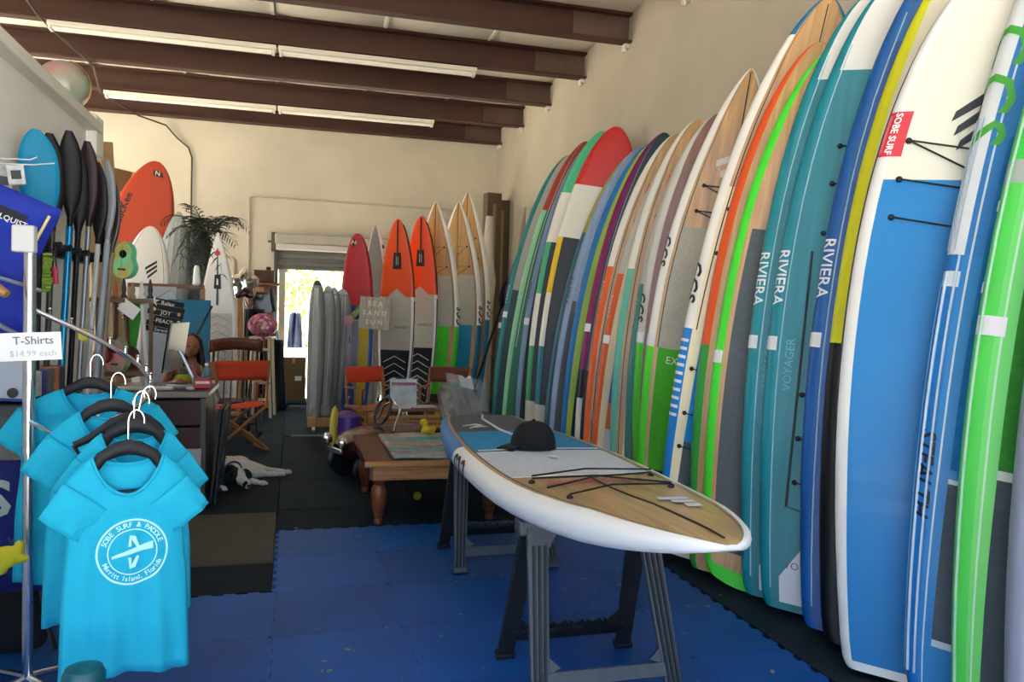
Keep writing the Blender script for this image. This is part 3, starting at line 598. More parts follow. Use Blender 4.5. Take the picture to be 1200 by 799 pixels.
# ------------------------------------------------------------------ sawhorses
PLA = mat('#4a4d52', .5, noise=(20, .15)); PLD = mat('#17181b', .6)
def sawhorse(cx, cy, H, label):
    t = thing('sawhorse', label, 'sawhorse', (cx, cy, .014), 0, 'sawhorses under the board')
    MB().box((0, 0, H-.03), (.62, .085, .06)).build('top_rail', PLA, t, bevel=.008)
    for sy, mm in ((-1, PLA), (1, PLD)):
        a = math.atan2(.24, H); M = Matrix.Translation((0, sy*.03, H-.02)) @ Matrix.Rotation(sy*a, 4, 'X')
        Lg = math.hypot(.24, H)-.03
        for sx in (-1, 1):
            b = MB(); x0, x1 = sx*.235, sx*.275
            def leg(w0, w1, d0, d1, z0=0, z1=-Lg):
                b.prism([(x0-w0, z0), (x0+w0, z0), (x1+w1, z1), (x1-w1, z1)], d0, d1, M)
            leg(.045, .035, -.012, .012)
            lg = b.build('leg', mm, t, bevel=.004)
            for k in (-.024, 0, .024):   # moulded ribs along the leg
                r = MB(); r.prism([(x0+k-.005, -.08), (x0+k+.005, -.08), (x1+k*.8+.005, -Lg+.03), (x1+k*.8-.005, -Lg+.03)], -.02 if sy < 0 else .012, -.012 if sy < 0 else .02, M); r.build('rib', PLD if sy < 0 else PLA, lg)
            MB().box((x1, 0, -Lg+.012), (.085, .045, .024), M=M).build('foot', mm, lg, bevel=.005)
            g = MB(); g.prism([(x0-sx*.03, -.0), (x0-sx*.10, -.0), (x0-sx*.035, -.10)], -.01, .01, M); g.build('gusset', mm, t)
            g = MB(); g.prism([(x1-sx*.03, -Lg+.21), (x1-sx*.09, -Lg+.155), (x1-sx*.03, -Lg+.13)], -.01, .01, M); g.build('gusset', mm, t)
        c = MB().box((0, 0, -Lg+.115), (.52, .03, .055), M=M); cb = c.build('crossbar', mm, t, bevel=.004)
        r = MB()
        if sy < 0: continue
        for k in range(6):
            z = -Lg+.13; x = -.2+.08*k
            r.prism([(x-.035, z-.02), (x-.028, z-.02), (x+.035, z+.02), (x+.028, z+.02)], -.02, .02, M)
            r.prism([(x-.035, z+.02), (x-.028, z+.02), (x+.035, z-.02), (x+.028, z-.02)], -.02, .02, M)
        r.build('lattice', PLD, cb)
    return t
sawhorse(1.185, 3.02, .675, 'black plastic sawhorse under the nose end of the bamboo board')
sawhorse(1.22, 4.66, .675, 'black plastic sawhorse under the tail end of the bamboo board')

# baseball cap on the board
cp = TB.o.matrix_world @ TB.pt(.405, .53, 0); 
cap = thing('baseball_cap', 'black baseball cap resting on the white and bamboo board', 'cap', (cp.x, cp.y, cp.z+.004), R(165)); cap.scale = (1.12, 1.12, 1.12)
BK = mat('#0b0c0e', .9, bump=(150, .2))
def dome(u, v):
    a = 2*PI*u; h = v*PI/2; r = .098*math.cos(h)**.75; z = .125*math.sin(h)**.9
    return (r*1.08*math.cos(a), r*math.sin(a)*.92, z)
MB().grid(dome, 24, 9, closeu=True).build('crown', BK, cap)
MB().grid(lambda u, v: ((.09+.075*v)*math.cos(R(-55+110*u))*1.02, (.09+.02*v)*math.sin(R(-55+110*u)), .012-.02*v*v+.004), 14, 5).build('brim', BK, cap).modifiers.new('s', 'SOLIDIFY').thickness = .005
MB().ell((0, 0, .126), .009, n=8).build('button', BK, cap)
MB().box((-.1, 0, .016), (.008, .08, .02)).build('size_strap', mat('#4a453a', .7), cap, bevel=.002)

# ------------------------------------------------------------------ coffee table and what lies on it
TW, TD, TZ = 1.0, 1.22, .46
WOODT = mat('#55301a', .35, wood=((30, 2, 12), .45), key='tabletop'); WOODL = mat('#7a4020', .35, wood=((6, 6, 30), .35), key='tableleg'); WOODE = mat('#a9713c', .5, wood=((3, 30, 60), .4), key='tableedge')
tb = thing('coffee_table', 'low rustic wooden coffee table with turned legs', 'table', (1.0, 6.07, .014), 0)
for k in range(5): MB().box((-.4+.2*k, 0, TZ-.02), (.196, TD, .04)).build('plank', WOODT, tb, bevel=.006)
MB().box((0, -TD/2+.0, TZ-.02), (TW+.02, .012, .042)).build('end_board', WOODE, tb, bevel=.004)
for s in (-1, 1):
    MB().box((0, s*(TD/2-.045), TZ-.09), (TW-.1, .03, .1)).build('apron', WOODE, tb, bevel=.004)
    MB().box((s*(TW/2-.045), 0, TZ-.09), (.03, TD-.12, .1)).build('apron', WOODT, tb, bevel=.004)
prof = [(.022, 0), (.03, .008), (.032, .03), (.024, .045), (.03, .055), (.042, .1), (.052, .16), (.055, .21), (.05, .255), (.04, .275), (.03, .285), (.045, .3), (.05, .312), (.045, .325), (.05, .33), (.05, .41)]
for sx in (-1, 1):
    for sy in (-1, 1): MB().lathe(prof, (sx*(TW/2-.1), sy*(TD/2-.1), 0), 18).build('leg', WOODL, tb)
zt = .014+TZ+.002
PLAST = mat('#b9c3c6', .12, alpha=.42, key='plastic', spec=.8)
for k, (y, c, lab) in enumerate(((5.62, '#9fb0b4', 'clear plastic packet of grey shirts nearest the table edge'), (5.82, '#35a0ac', 'clear plastic packet with a teal band second from the table edge'), (6.02, '#a8a49c', 'clear plastic packet of beige shirts in the middle of the table'),
        (6.22, '#3aa6b0', 'clear plastic packet with teal stripe behind the beige packet'), (6.44, '#b3a9a0', 'clear plastic packet of pale pink shirts farthest on the table'))):
    p = thing('shirt_packet', lab, 'packet', (1.0, y, zt), R(random.uniform(-2, 2)), 'plastic packets on the coffee table')
    def fold(u, v, c=c): x = -.3+.6*u; return (x, -.1+.2*v, .014+.004*math.sin(9*u+k)+.003*math.sin(14*v))
    b = MB(); b.grid(fold, 16, 8); o = b.build('folded_shirt', mat(c, .8, noise=(6, .25)), p); o.modifiers.new('s', 'SOLIDIFY').thickness = .012
    MB().box((0, -.06, .0195), (.6, .03, .004)).build('colour_band', mat('#2aa7b2' if k % 2 else '#7fb9bd', .7), p)
    b = MB(); b.grid(lambda u, v: (-.32+.64*u, -.115+.23*v, .027+.006*math.sin(23*u+3*k)*math.sin(17*v+k)-.02*max(0, abs(2*v-1)-.75)*4*.25), 26, 12)
    b.build('plastic_bag', PLAST, p)
# rubber duck
dk = thing('rubber_duck', 'yellow rubber duck standing on the coffee table', 'toy', (1.1, 6.52, zt), R(200))
YEL = mat('#d9b81c', .4)
b = MB(); b.ell((0, 0, .045), (.062, .05, .045), n=14); b.ell((-.05, 0, .062), (.03, .03, .022), rot=(0, .6, 0), n=10); b.ell((.03, 0, .085), (.026, .026, .03), n=12); b.ell((.035, 0, .118), (.034, .032, .033), n=14)
o = b.build('body', YEL, dk); rm = o.modifiers.new('r', 'REMESH'); rm.mode = 'VOXEL'; rm.voxel_size = .006; rm.use_smooth_shade = True
MB().ell((.073, 0, .112), (.018, .016, .006), n=8).build('beak', mat('#e07a1a', .4), dk)
for s in (-1, 1): MB().ell((.058, s*.022, .127), .005, n=6).build('eye', BLACK, dk)
# patterned pillow in a plastic bag
b = MB()
def pil(u, v):
    a, c = 2*u-1, 2*v-1; e = max(0, (1-a**4)*(1-c**4)); return (.27*a*(1-.06*c*c), .0+.09*e**.6, .24*c*(1-.06*a*a))
def pil2(u, v):
    x, y, z = pil(u, v); return (x, -y, z)
b.grid(pil, 14, 14); b.grid(pil2, 14, 14)
pm = mat('#7d776c', .7, noise=(9, .6), key='pillow', dark='#23262a')
pl = tag(b.build('pillow', pm, loc=(1.29, 6.06, zt+.245), rot=(R(-24), R(10), R(48))), 'grey patterned pillow in clear plastic leaning at the table corner', 'pillow')
b = MB(); b.grid(lambda u, v: (.29*(2*u-1), -.105-.012*math.sin(11*u+5*v)*math.sin(9*v), .27*(2*v-1)), 16, 16); b.build('plastic_bag', PLAST, pl)
b = MB(); b.grid(lambda u, v: (.1+.2*u, .02*math.sin(12*u), .2+.12*v+.03*math.sin(9*u)), 12, 6); b.build('plastic_corner', mat('#dfe3e8', .2, alpha=.75, key='plc'), pl)
# tennis ball under the table
tbp = onz(489, 583, .033)
tag(MB().ell((0, 0, 0), .033, n=16).build('tennis_ball', mat('#a9a936', .9, bump=(200, .4)), loc=(tbp.x, tbp.y, .047)), 'yellow tennis ball lying under the coffee table', 'ball')
# dark red toy car beside the table
RED = mat('#3a0c12', .25, coat=.6); cc = thing('toy_car', 'dark red ride-on toy car with chrome lamps parked behind the coffee table', 'toy car', (.9, 7.2, .014), R(-70))
b = MB()
def carb(u, v):
    a = 2*PI*u; y = -.55+1.1*v; k = max(.05, (1-abs(2*v-1)**4))**.5
    h = (.30+.04*math.sin(PI*v))*k; ww = .25*k
    x = ww*math.copysign(abs(math.cos(a))**.6, math.cos(a)); z = .30+h*.5*math.copysign(abs(math.sin(a))**.7, math.sin(a))
    return (x, y, z)
b.grid(carb, 24, 16, closeu=True); b.build('body', RED, cc)
for sx in (-1, 1):
    MB().lathe([(.045, 0), (.055, .02), (.05, .05), (.02, .06)], n=14, M=Matrix.Translation((sx*.17, -.53, .36)) @ Matrix.Rotation(R(90), 4, 'X')).build('headlamp', CHROME, cc)
    for y in (-.36, .36):
        w = MB().lathe([(.06, -.05), (.125, -.05), (.14, -.03), (.14, .03), (.125, .05), (.06, .05)], n=20, M=Matrix.Translation((sx*.27, y, .14)) @ Matrix.Rotation(R(90), 4, 'Y')).build('wheel', BLACK, cc)
        MB().lathe([(.005, .0), (.075, .0), (.08, .012), (.07, .02), (.01, .03)], n=12, M=Matrix.Translation((sx*.27+sx*.035, y, .14)) @ Matrix.Rotation(R(90)*sx, 4, 'Y')).build('hub_cap', CHROME, w)
MB().box((0, -.56, .28), (.3, .03, .05)).build('bumper', CHROME, cc, bevel=.01)
MB().tube([(.13*math.cos(a)+.02, -.12+.05*math.sin(a), .6+.12*math.sin(a)) for a in [2*PI*i/20 for i in range(20)]], .012, 8, closed=True).build('steering_wheel', BLACK, cc)
MB().tube([(-.2, -.1, .44), (-.16, -.02, .62), (0, 0, .68), (.16, -.02, .62), (.2, -.1, .44)], .012, 8).build('windscreen_frame', CHROME, cc)
# slatted wooden bench with rolled front
bn = thing('wooden_bench', 'slatted pale wood bench behind the toy car', 'bench', (at(475, 480, 8).x, 8.2, .014), 0); bn.scale = (.8, .8, .74)
for k in range(7):
    z = .2+.062*k; MB().box((0, -.22-.02*math.sin(PI*k/6), z), (.92 if k else .8, .05, .055)).build('slat', PINE, bn, bevel=.012)
for k in range(5): MB().box((0, -.16+.1*k, .66), (1.0, .094, .03)).build('top_plank', mat('#8a6238', .5, wood=((40, 3, 3), .3), key='benchtop'), bn, bevel=.006)
for sx in (-1, 1):
    for y in (-.18, .26): MB().box((sx*.42, y, .32), (.07, .06, .64)).build('leg', PINE, bn, bevel=.006)
ZB = .014+.675*.74+.001
pf = thing('picture_frame', 'clear plastic wrapped picture propped on the slatted bench', 'picture', (at(473, 470, 8.1).x, 8.13, ZB), R(-3))
b = MB().box((0, 0, .15), (.27, .03, .30), rot=(R(-8), 0, 0)); o = b.build('print', mat('#c9cccd', .3, noise=(9, .35)), pf)
MB().box((0, -.026, .255), (.25, .003, .03), rot=(R(-8), 0, 0)).build('red_band', mat('#8f2430', .5), pf); MB().box((0, -.002, .03), (.25, .003, .035), rot=(R(-8), 0, 0)).build('red_band', mat('#a02a34', .5), pf)
b = MB(); b.grid(lambda u, v: (-.15+.3*u, -.04-.01*math.sin(15*u+7*v), .002+.32*v+.04*0), 14, 14); b.build('plastic_wrap', mat('#dfe4e6', .12, alpha=.18, key='wrap', spec=.8), pf)
for k, (x, c, lab) in enumerate(((at(497, 470, 8.1).x, '#c9ccd0', 'pale grey magazine lying topmost on the slatted bench'), (at(495, 470, 8.1).x, '#b0303a', 'red magazine under the pale grey one'))):
    tag(MB().box((0, 0, 0), (.24, .17, .012)).build('magazine', mat(c, .4), loc=(x, 8.12, ZB+.02-.013*k), rot=(0, 0, R(6-8*k)), bevel=.001), lab, 'magazine', 'magazines on the bench')
# purple and yellow ball-like buoy at the bench's end
by_ = thing('boat_fender', 'purple and yellow inflated fender standing beside the slatted bench', 'fender', (at(410, 490, 8.0).x-.03, 7.95, .014), 0)
MB().lathe([(.05, 0), (.13, .05), (.15, .18), (.15, .34), (.12, .45), (.05, .5)], n=18).build('body', mat('#4a1d86', .35), by_)
MB().lathe([(.152, .1), (.158, .12), (.158, .2), (.152, .22)], n=18).build('yellow_band', mat('#c9b41e', .4), by_)
b = MB(); b.ell((-.12, -.03, .3), (.05, .09, .26), n=12); b.build('yellow_lobe', mat('#b5a32a', .4), by_)

# ------------------------------------------------------------------ director chairs
def director(label, loc, rz, canvas, woodm, seatm=None):
    t = thing('director_chair', label, 'chair', loc, rz, 'folding canvas chairs')
    W2 = .27; SZ = .47
    for sy in (-1, 1):                     # front and rear X
        for sx in (-1, 1):
            MB().tube([(sx*W2, sy*.17, .03), (-sx*W2, sy*.17+sx*.012, SZ)], .018, 8).build('leg', woodm, t)
    for sx in (-1, 1):
        MB().box((sx*W2, 0, .02), (.04, .44, .03)).build('foot_rail', woodm, t, bevel=.005); MB().box((sx*W2, 0, SZ), (.035, .42, .04)).build('seat_rail', woodm, t, bevel=.005)
        MB().box((sx*W2, -.15, SZ+.12), (.03, .03, .22)).build('arm_post', woodm, t, bevel=.004); MB().tube([(sx*W2, .17, SZ), (sx*W2, .19, SZ+.22), (sx*W2, .235, SZ+.47)], .017, 8).build('back_post', woodm, t)
        MB().box((sx*W2, .0, SZ+.235), (.055, .42, .022)).build('armrest', woodm, t, bevel=.008)
    b = MB(); b.grid(lambda u, v: (-W2+2*W2*u, -.2+.4*v, SZ+.02-.03*math.sin(PI*u)), 12, 4); b.build('seat', seatm or canvas, t).modifiers.new('s', 'SOLIDIFY').thickness = .004
    b = MB(); b.grid(lambda u, v: (-W2-.01+2*(W2+.01)*u, .215+.02*v+.025*math.sin(PI*u), SZ+.28+.2*v), 12, 5); b.build('backrest', canvas, t).modifiers.new('s', 'SOLIDIFY').thickness = .005
    return t
ORC = mat('#d4431f', .8, bump=(150, .15)); BRC = mat('#6a3320', .8, bump=(150, .15)); CHW = mat('#9a5f2c', .45, wood=((8, 8, 8), .3), key='chairwood')
director('orange canvas director chair beside the sleeping dog and the desk', (-.56, 8.75, .014), R(200), ORC, CHW)
director('orange canvas director chair behind the slatted bench', (at(440, 440, 8.9).x, 9.0, .014), R(28), ORC, CHW).scale = (.92, .92, .9)
director('brown canvas director chair behind the slatted bench', (at(523, 440, 8.9).x, 9.0, .014), R(-28), BRC, CHW).scale = (.92, .92, .9)
# rocking chair
rk = thing('rocking_chair', 'dark wooden rocking chair behind the orange director chair', 'chair', (-.66, 9.42, .014), R(195))
DW = mat('#3d2116', .4, wood=((8, 8, 30), .3), key='rocker')
for sx in (-1, 1):
    MB().tube([(sx*.25, -.45+.09*i, .028+.12*((i-5)/5)**2) for i in range(11)], .018, 8).build('rocker', DW, rk)
    MB().tube([(sx*.25, -.2, .06), (sx*.24, -.2, .42), (sx*.27, -.2, .66)], .02, 8).build('front_leg', DW, rk); MB().tube([(sx*.25, .2, .06), (sx*.24, .2, .42), (sx*.23, .3, 1.06)], .02, 8).build('back_post', DW, rk)
    MB().box((sx*.28, .0, .67), (.07, .5, .03)).build('armrest', DW, rk, bevel=.01)
    MB().tube([(sx*.24, -.2, .22), (sx*.24, .2, .22)], .012, 8).build('stretcher', DW, rk)
MB().box((0, 0, .43), (.54, .48, .04)).build('seat', DW, rk, bevel=.015)
b = MB(); b.grid(lambda u, v: (-.28+.56*u, .31-.04*math.sin(PI*u)+.02*v, 1.0+.13*v+.03*math.sin(PI*u)), 12, 4); b.build('top_rail', DOAK, rk).modifiers.new('s', 'SOLIDIFY').thickness = .025
for k in range(6): MB().tube([(-.18+.072*k, .2, .44), (-.18+.072*k, .29, 1.02)], .009, 6).build('spindle', DW, rk)
for y in (-.2, .2): MB().tube([(-.24, y, .2), (.24, y, .2)], .012, 8).build('stretcher', DW, rk)
# ------------------------------------------------------------------ T-shirt rack
PX, PY = -.955, 3.38
rack = thing('garment_rack', 'chrome spiral garment rack holding the turquoise T-shirts', 'rack', (PX, PY, 0))
MB().tube([(0, 0, .03), (0, 0, .95)], .019, 14).tube([(0, 0, .94), (0, 0, 1.72)], .022, 14).build('post', CHROME, rack)
MB().tube([(0, 0, .93), (0, 0, .955)], .025, 14).build('collar', CHROME, rack)
for k in range(4):
    a = R(45+90*k); MB().tube([(0, 0, .07), (.3*math.cos(a), .3*math.sin(a), .03)], .014, 8).build('foot', CHROME, rack)
def spir(t):            # t 0..1, from behind the post round the right side to the front
    a = R(112-172*t); r = .40+.02*math.sin(PI*t); z = 1.5-.46*t+.05*math.sin(PI*t)*(-1)
    return Vector((r*math.cos(a), r*math.sin(a), z))
MB().tube([spir(i/30) for i in range(31)], .011, 10).build('spiral_arm', CHROME, rack)
for k in range(15):
    p = spir(.03+.94*k/14); o_ = Vector((p.x, p.y, 0)).normalized()
    MB().tube([p+Vector((0, 0, .008)), p+Vector((0, 0, .03))], .004, 6).ell(p+Vector((0, 0, .034)), .0075, n=8).build('stop_peg', CHROME, rack)
pe = spir(1); MB().tube([(0, 0, pe.z+.01), (pe.x*.5, pe.y*.5, pe.z+.004), (pe.x, pe.y, pe.z)], .008, 8).build('support_arm', CHROME, rack)
p0 = spir(0); MB().tube([(0, 0, p0.z+.03), (p0.x, p0.y, p0.z)], .008, 8).build('support_arm', CHROME, rack)
MB().box((-.01, -.03, 1.735), (.075, .05, .10)).build('top_block', mat('#cfd0d0', .5), rack, bevel=.006)
# price sign on the post
sg = thing('price_sign', 'white card reading T-Shirts $14.99 each on the rack post', 'sign', (PX, PY-.03, 1.335), R(4))
MB().box((.012, 0, 0), (.205, .004, .105), rot=(0, R(-3), 0)).build('card', mat('#f4f4f6', .6), sg)
lettering(sg, 'T-Shirts', .042, (.022, -.004, .022), (1, 0, .05), (-.05, 0, 1), mat('#73767e', .6), bold=.008)
lettering(sg, '$14.99 each', .032, (.022, -.004, -.026), (1, 0, .05), (-.05, 0, 1), mat('#bcc3c6', .6))

# ------------------------------------------------------------------ T-shirts on hangers
TEE = mat('#12b0d0', .85, noise=(3, .05), bump=(90, .12), key='tee'); TEEI = mat('#1398bd', .9); HANG = mat('#0f1013', .6); PRINT = mat('#b6f3f4', .8)
def tshirt(label, loc, rz, Wd=.40, Lg=.66, logo=False, tilt=0.0, sl=.17, seed=0, group='turquoise T-shirts on the spiral rack'):
    """origin at the centre of the neckline top; +x wearer-left as seen from the front (-y)"""
    rnd = random.Random(seed); ph = rnd.uniform(0, 6)
    nk = .095; hw = Wd/2
    def prof(v):   # half width down the body
        return hw*(1-.10*math.sin(PI*min(1, v*1.5))**2*.6+.10*max(0, v-.45))
    def topz(t, front):
        a = abs(t)*hw
        if a < nk: return -(.115 if front else .03)*(1-(a/nk)**2)**(.7)-.0
        return -.075*((a-nk)/(hw-nk))**1.2
    def surf(t, v, front):
        zt_ = topz(t, front); zb = -Lg-.012*math.sin(3*t+ph); z = zt_+(zb-zt_)*v
        x = t*prof(max(0, -z/Lg)); dpt = .035*(1-abs(t)**2.2)**.5*(.55+.6*v)
        wr = .010*math.sin(9*t+ph+2*v)*v**1.2+.005*math.sin(17*t-3*v+ph)*v
        return Vector((x+.05*tilt*v, (-dpt+wr) if front else (dpt+wr), z))
    root = MB()
    root.grid(lambda u, v: surf(2*u-1, v, True), 33, 22); root.grid(lambda u, v: surf(2*u-1, v, False), 33, 22)
    o = root.build('t_shirt', TEE, loc=loc, rot=(0, 0, rz)); o.modifiers.new('s', 'SOLIDIFY').thickness = .002
    tag(o, label, 'shirt', group)
    for sx in (-1, 1):
        b = MB()
        def slv(u, v, sx=sx):
            a = 2*PI*u; ax = Vector((sx*.60, 0, -.80)).normalized(); nrm = Vector((sx*.80, 0, .60)).normalized()
            c0 = Vector((sx*(hw-.068), 0, -.118)); rr = .082-.006*v
            return c0+ax*(v*sl)+nrm*rr*math.cos(a)*.98+Vector((0, 1, 0))*.030*math.sin(a)+Vector((0, .006*math.sin(7*u*2*PI+ph)*v, 0))
        b.grid(slv, 20, 7, closeu=True); q = b.build('sleeve', TEE, o); q.modifiers.new('s', 'SOLIDIFY').thickness = .002
    # collar ribbing and label
    b = MB(); b.tube([surf(t/10*nk/hw*1.02, 0, True)+Vector((0, -.001, 0)) for t in range(-10, 11)], .0045, 6); b.tube([surf(t/10*nk/hw*1.02, 0, False) for t in range(-10, 11)], .0045, 6); b.build('collar', TEE, o)
    MB().box((0, .028, -.07), (.022, .002, .06)).build('neck_label', mat('#e6eaee', .7), o)
    if logo:
        def onf(x, z):
            # invert roughly: find t, v on the front
            v = (-z-.03)/(Lg-.03); t = x/prof(max(0, -z/Lg)); zt_ = topz(t, True); v = (z-zt_)/(-Lg-zt_); p = surf(t, v, True); return Vector((x, p.y-.0035, z))
        lx, lz = .012, -.285
        for r0, r1 in ((.098, .092), (.068, .0645)):
            b = MB(); n = 48
            b.add([onf(lx+r*math.cos(2*PI*i/n), lz+r*math.sin(2*PI*i/n)) for r in (r0, r1) for i in range(n)], [(i, (i+1) % n, n+(i+1) % n, n+i) for i in range(n)]); b.build('print_ring', PRINT, o, smooth=False)
        def arcs(st, rad, a0, a1, top, size):
            b = MB()
            for i, ch in enumerate(st):
                if ch == ' ': continue
                a = R(a0+(a1-a0)*i/(len(st)-1)); vs, fs = text_mesh(ch, size, bold=.02)
                xd = Vector((math.sin(a), 0, -math.cos(a))) if top else Vector((-math.sin(a), 0, math.cos(a))); yd = Vector((math.cos(a), 0, math.sin(a)))*(1 if top else -1)
                b.add([onf(lx+rad*math.cos(a)+xd.x*v[0]+yd.x*v[1], lz+rad*math.sin(a)+xd.z*v[0]+yd.z*v[1]) for v in vs], fs)
            b.build('lettering', PRINT, o, smooth=False)
        arcs('SOBE SURF & PADDLE', .080, 160, 20, True, .021); arcs('Merritt Island, Florida', .080, 205, 335, False, .02)
        b = MB(); n = 12       # board and two bent figures
        b.add([onf(lx-.056+.112*i/(n-1), lz+(-.012+.028*i/(n-1))+s*(.004+.007*i/(n-1))) for s in (1, -1) for i in range(n)], [(i, i+1, n+i+1, n+i) for i in range(n-1)])
        for s in (1, -1):
            b.add([onf(lx+x, lz+z*s) for x, z in ((-.012, .016), (-.003, .016), (-.003, .038), (.012, .012), (.019, .016), (.008, .046), (-.008, .05))], [(0, 1, 2, 6), (2, 5, 6), (2, 3, 4, 5)])
        b.build('board_emblem', PRINT, o, smooth=False)
    return o
def hanger(label, loc, rz, Wd=.40, hook=.12, roll=0.0):
    t = thing('hanger', label, 'hanger', loc, rz, 'black hangers on the spiral rack'); t.rotation_euler = (0, roll, rz)
    h = Wd/2-.03
    pts = [(-h, 0, -.10), (-h*.75, 0, -.072), (-.07, 0, -.016), (-.03, 0, .004), (0, 0, .010), (.03, 0, .004), (.07, 0, -.016), (h*.75, 0, -.072), (h, 0, -.10)]
    MB().tube(pts, [.005, .006, .008, .010, .011, .010, .008, .006, .005], 8, flat=2.2).build('shoulders', HANG, t)
    MB().tube([(-h, 0, -.10), (-h+.02, 0, -.125), (h-.02, 0, -.125), (h, 0, -.10)], .007, 8).build('trouser_bar', HANG, t)
    MB().tube([(0, 0, .01), (0, 0, hook-.05)]+[(.022-.022*math.cos(a), 0, hook-.045+.022*math.sin(a)*1.6) for a in [R(10+20*i) for i in range(10)]], .0019, 6).build('hook', CHROME, t)
    return t
SHT = [  # label, neck point x,y,z, turn, width, length, logo
    ('turquoise T-shirt with round paddle print hanging at the front of the rack', at(150, 533, 2.58), R(16), .34, .655, True),
    ('turquoise T-shirt hidden just behind the printed one', at(157, 507, 2.78), R(16), .34, .6, False),
    ('large turquoise T-shirt with white neck label in the middle of the rack', at(130, 482, 3.0), R(10), .385, .72, False),
    ('large turquoise T-shirt farthest back on the rack beside the post', at(106, 455, 3.47), R(8), .50, .76, False)]
for i, (lab, p, rz, wd_, lg_, lo) in enumerate(SHT):
    tshirt(lab, p, rz, wd_, lg_, lo, seed=i, sl=.115 if i < 2 else .14)
    hanger(('slim black hanger inside the printed T-shirt', 'slim black hanger inside the T-shirt behind the printed one', 'slim black hanger inside the large T-shirt with neck label', 'slim black hanger in the T-shirt farthest back on the rack')[i], p+Vector((0, 0, .014)), rz, wd_, .13)
hanger('empty black hanger tilted between two turquoise T-shirts', at(160, 500, 2.88)+Vector((0, 0, .02)), R(20), .40, .13, roll=R(10))

# blue life vest and grey straps hung at the upper left
LV = mat('#1730a8', .8, noise=(4, .15), bump=(25, .35)); lp = at(8, 260, 3.62)
lv = thing('life_vest', 'royal blue life vest with white lettering hung at the rack top', 'vest', (lp.x+.0, lp.y, lp.z), R(12))
def vest(x0, x1, z0, z1, bulge, name, bend=0.0):
    b = MB()
    for s in (1, -1):
        b.grid(lambda u, v, s=s: (x0+(x1-x0)*u+bend*v*(1-v)*4, s*bulge*((1-(2*u-1)**4)*(1-(2*v-1)**4))**.6+.006*math.sin(14*u)*math.sin(11*v), z0+(z1-z0)*v), 14, 14)
    return b.build(name, LV, lv)
vest(-.17, .155, -.09, .13, .05, 'shoulder_panel'); lv.children[0].rotation_euler = (0, R(22), 0)
vest(-.05, .115, -.5, .0, .05, 'front_panel', -.03); vest(-.17, -.06, -.5, -.02, .05, 'front_panel', .02)
MB().tube([(.15, -.055, .03), (.10, -.06, -.08), (.07, -.06, -.2), (.085, -.06, -.3)], .006, 6).build('piping', mat('#e5d58a', .7), lv)
b = MB().box((0, -.06, .03), (.15, .004, .045), rot=(0, R(22), 0)); b.build('black_panel', mat('#10131f', .7), lv)
lettering(lv, 'STOHLQUIST', .03, (-.01, -.064, .015), (1, 0, -.4), (.4, 0, 1), mat('#e8ebf2', .7), bold=.012)
q = at(15, 330, 3.45)
tag(MB().tube([q+Vector((-.2, 0, .06)), q+Vector((.0, 0, .0)), q+Vector((.08, .05, -.03))], .016, 8, flat=.5).build('grey_strap', mat('#8d94a6', .5)), 'grey webbing strap crossing in front of the life vest', 'strap')
q = at(15, 395, 3.45)
tag(MB().tube([q+Vector((-.2, 0, .13)), q+Vector((.0, 0, .02)), q+Vector((.09, .04, -.06))], .02, 8, flat=.5).build('grey_strap', mat('#7e8595', .5)), 'wider grey webbing strap hanging below the life vest', 'strap')
q = at(-14, 338, 3.3); tag(MB().tube([(.06, 0, -.02), (.03, 0, .0), (-.1, 0, .06), (-.2, 0, .08), (-.3, 0, .06), (-.44, 0, -.02)], [.03, .04, .03, .025, .03, .035], 12, flat=.5).build('wooden_hanger', mat('#b98a55', .6), loc=q), 'tan wooden hanger end poking in beside the life vest', 'hanger')
# blue garment below, yellow glove, black bag, white box
q = at(8, 610, 3.66)
o = MB()
for s in (1, -1): o.grid(lambda u, v, s=s: (-.25+.42*u, s*.06*((1-(2*u-1)**4)*(1-(2*v-1)**6))**.6+.012*math.sin(12*u+3*v), -.3+.55*v), 16, 14)
gb = tag(o.build('beach_bag', mat('#101c6a', .8, noise=(5, .2)), loc=q, rot=(0, 0, R(8))), 'navy blue beach bag with pale print hanging under the T-shirts', 'bag')
lettering(gb, 'van', .07, (.06, -.07, -.06), (1, 0, 0), (0, 0, 1), mat('#3f4a8c', .7)); lettering(gb, 'S', .2, (-.02, -.072, .1), (1, 0, 0), (0, 0, 1), mat('#9fb2a8', .7), bold=.03)
q = at(8, 652, 3.2)
b = MB(); b.ell((0, 0, 0), (.055, .025, .04), n=12); b.ell((.04, 0, .03), (.02, .018, .03), n=8); b.ell((.05, 0, -.01), (.025, .018, .015), n=8); b.ell((-.03, 0, -.04), (.04, .02, .03), n=8)
o = tag(b.build('work_glove', mat('#c9bd1f', .8), loc=q), 'yellow work glove hanging beside the navy bag', 'glove'); rm = o.modifiers.new('r', 'REMESH'); rm.mode = 'VOXEL'; rm.voxel_size = .007; rm.use_smooth_shade = True
q = at(2, 735, 3.85); kb = thing('black_bag', 'black fabric bag with loose strap on the floor at the partition', 'bag', (q.x, q.y, .016))
b = MB(); b.grid(lambda u, v: ((.17-.03*v)*math.copysign(abs(math.cos(2*PI*u))**.6, math.cos(2*PI*u)), .10*math.copysign(abs(math.sin(2*PI*u))**.6, math.sin(2*PI*u))*(1-.3*v), .55*v*(1-.1*math.sin(6*PI*u)*v)), 24, 10, closeu=True); b.add([(.0, 0, .001)], []); b.build('body', mat('#121316', .9, bump=(40, .3)), kb)
MB().tube([(.1, -.05, .5), (.17, -.1, .35), (.2, -.12, .15), (.24, -.12, .012)], .012, 6, flat=.5).build('strap', BLACK, kb)
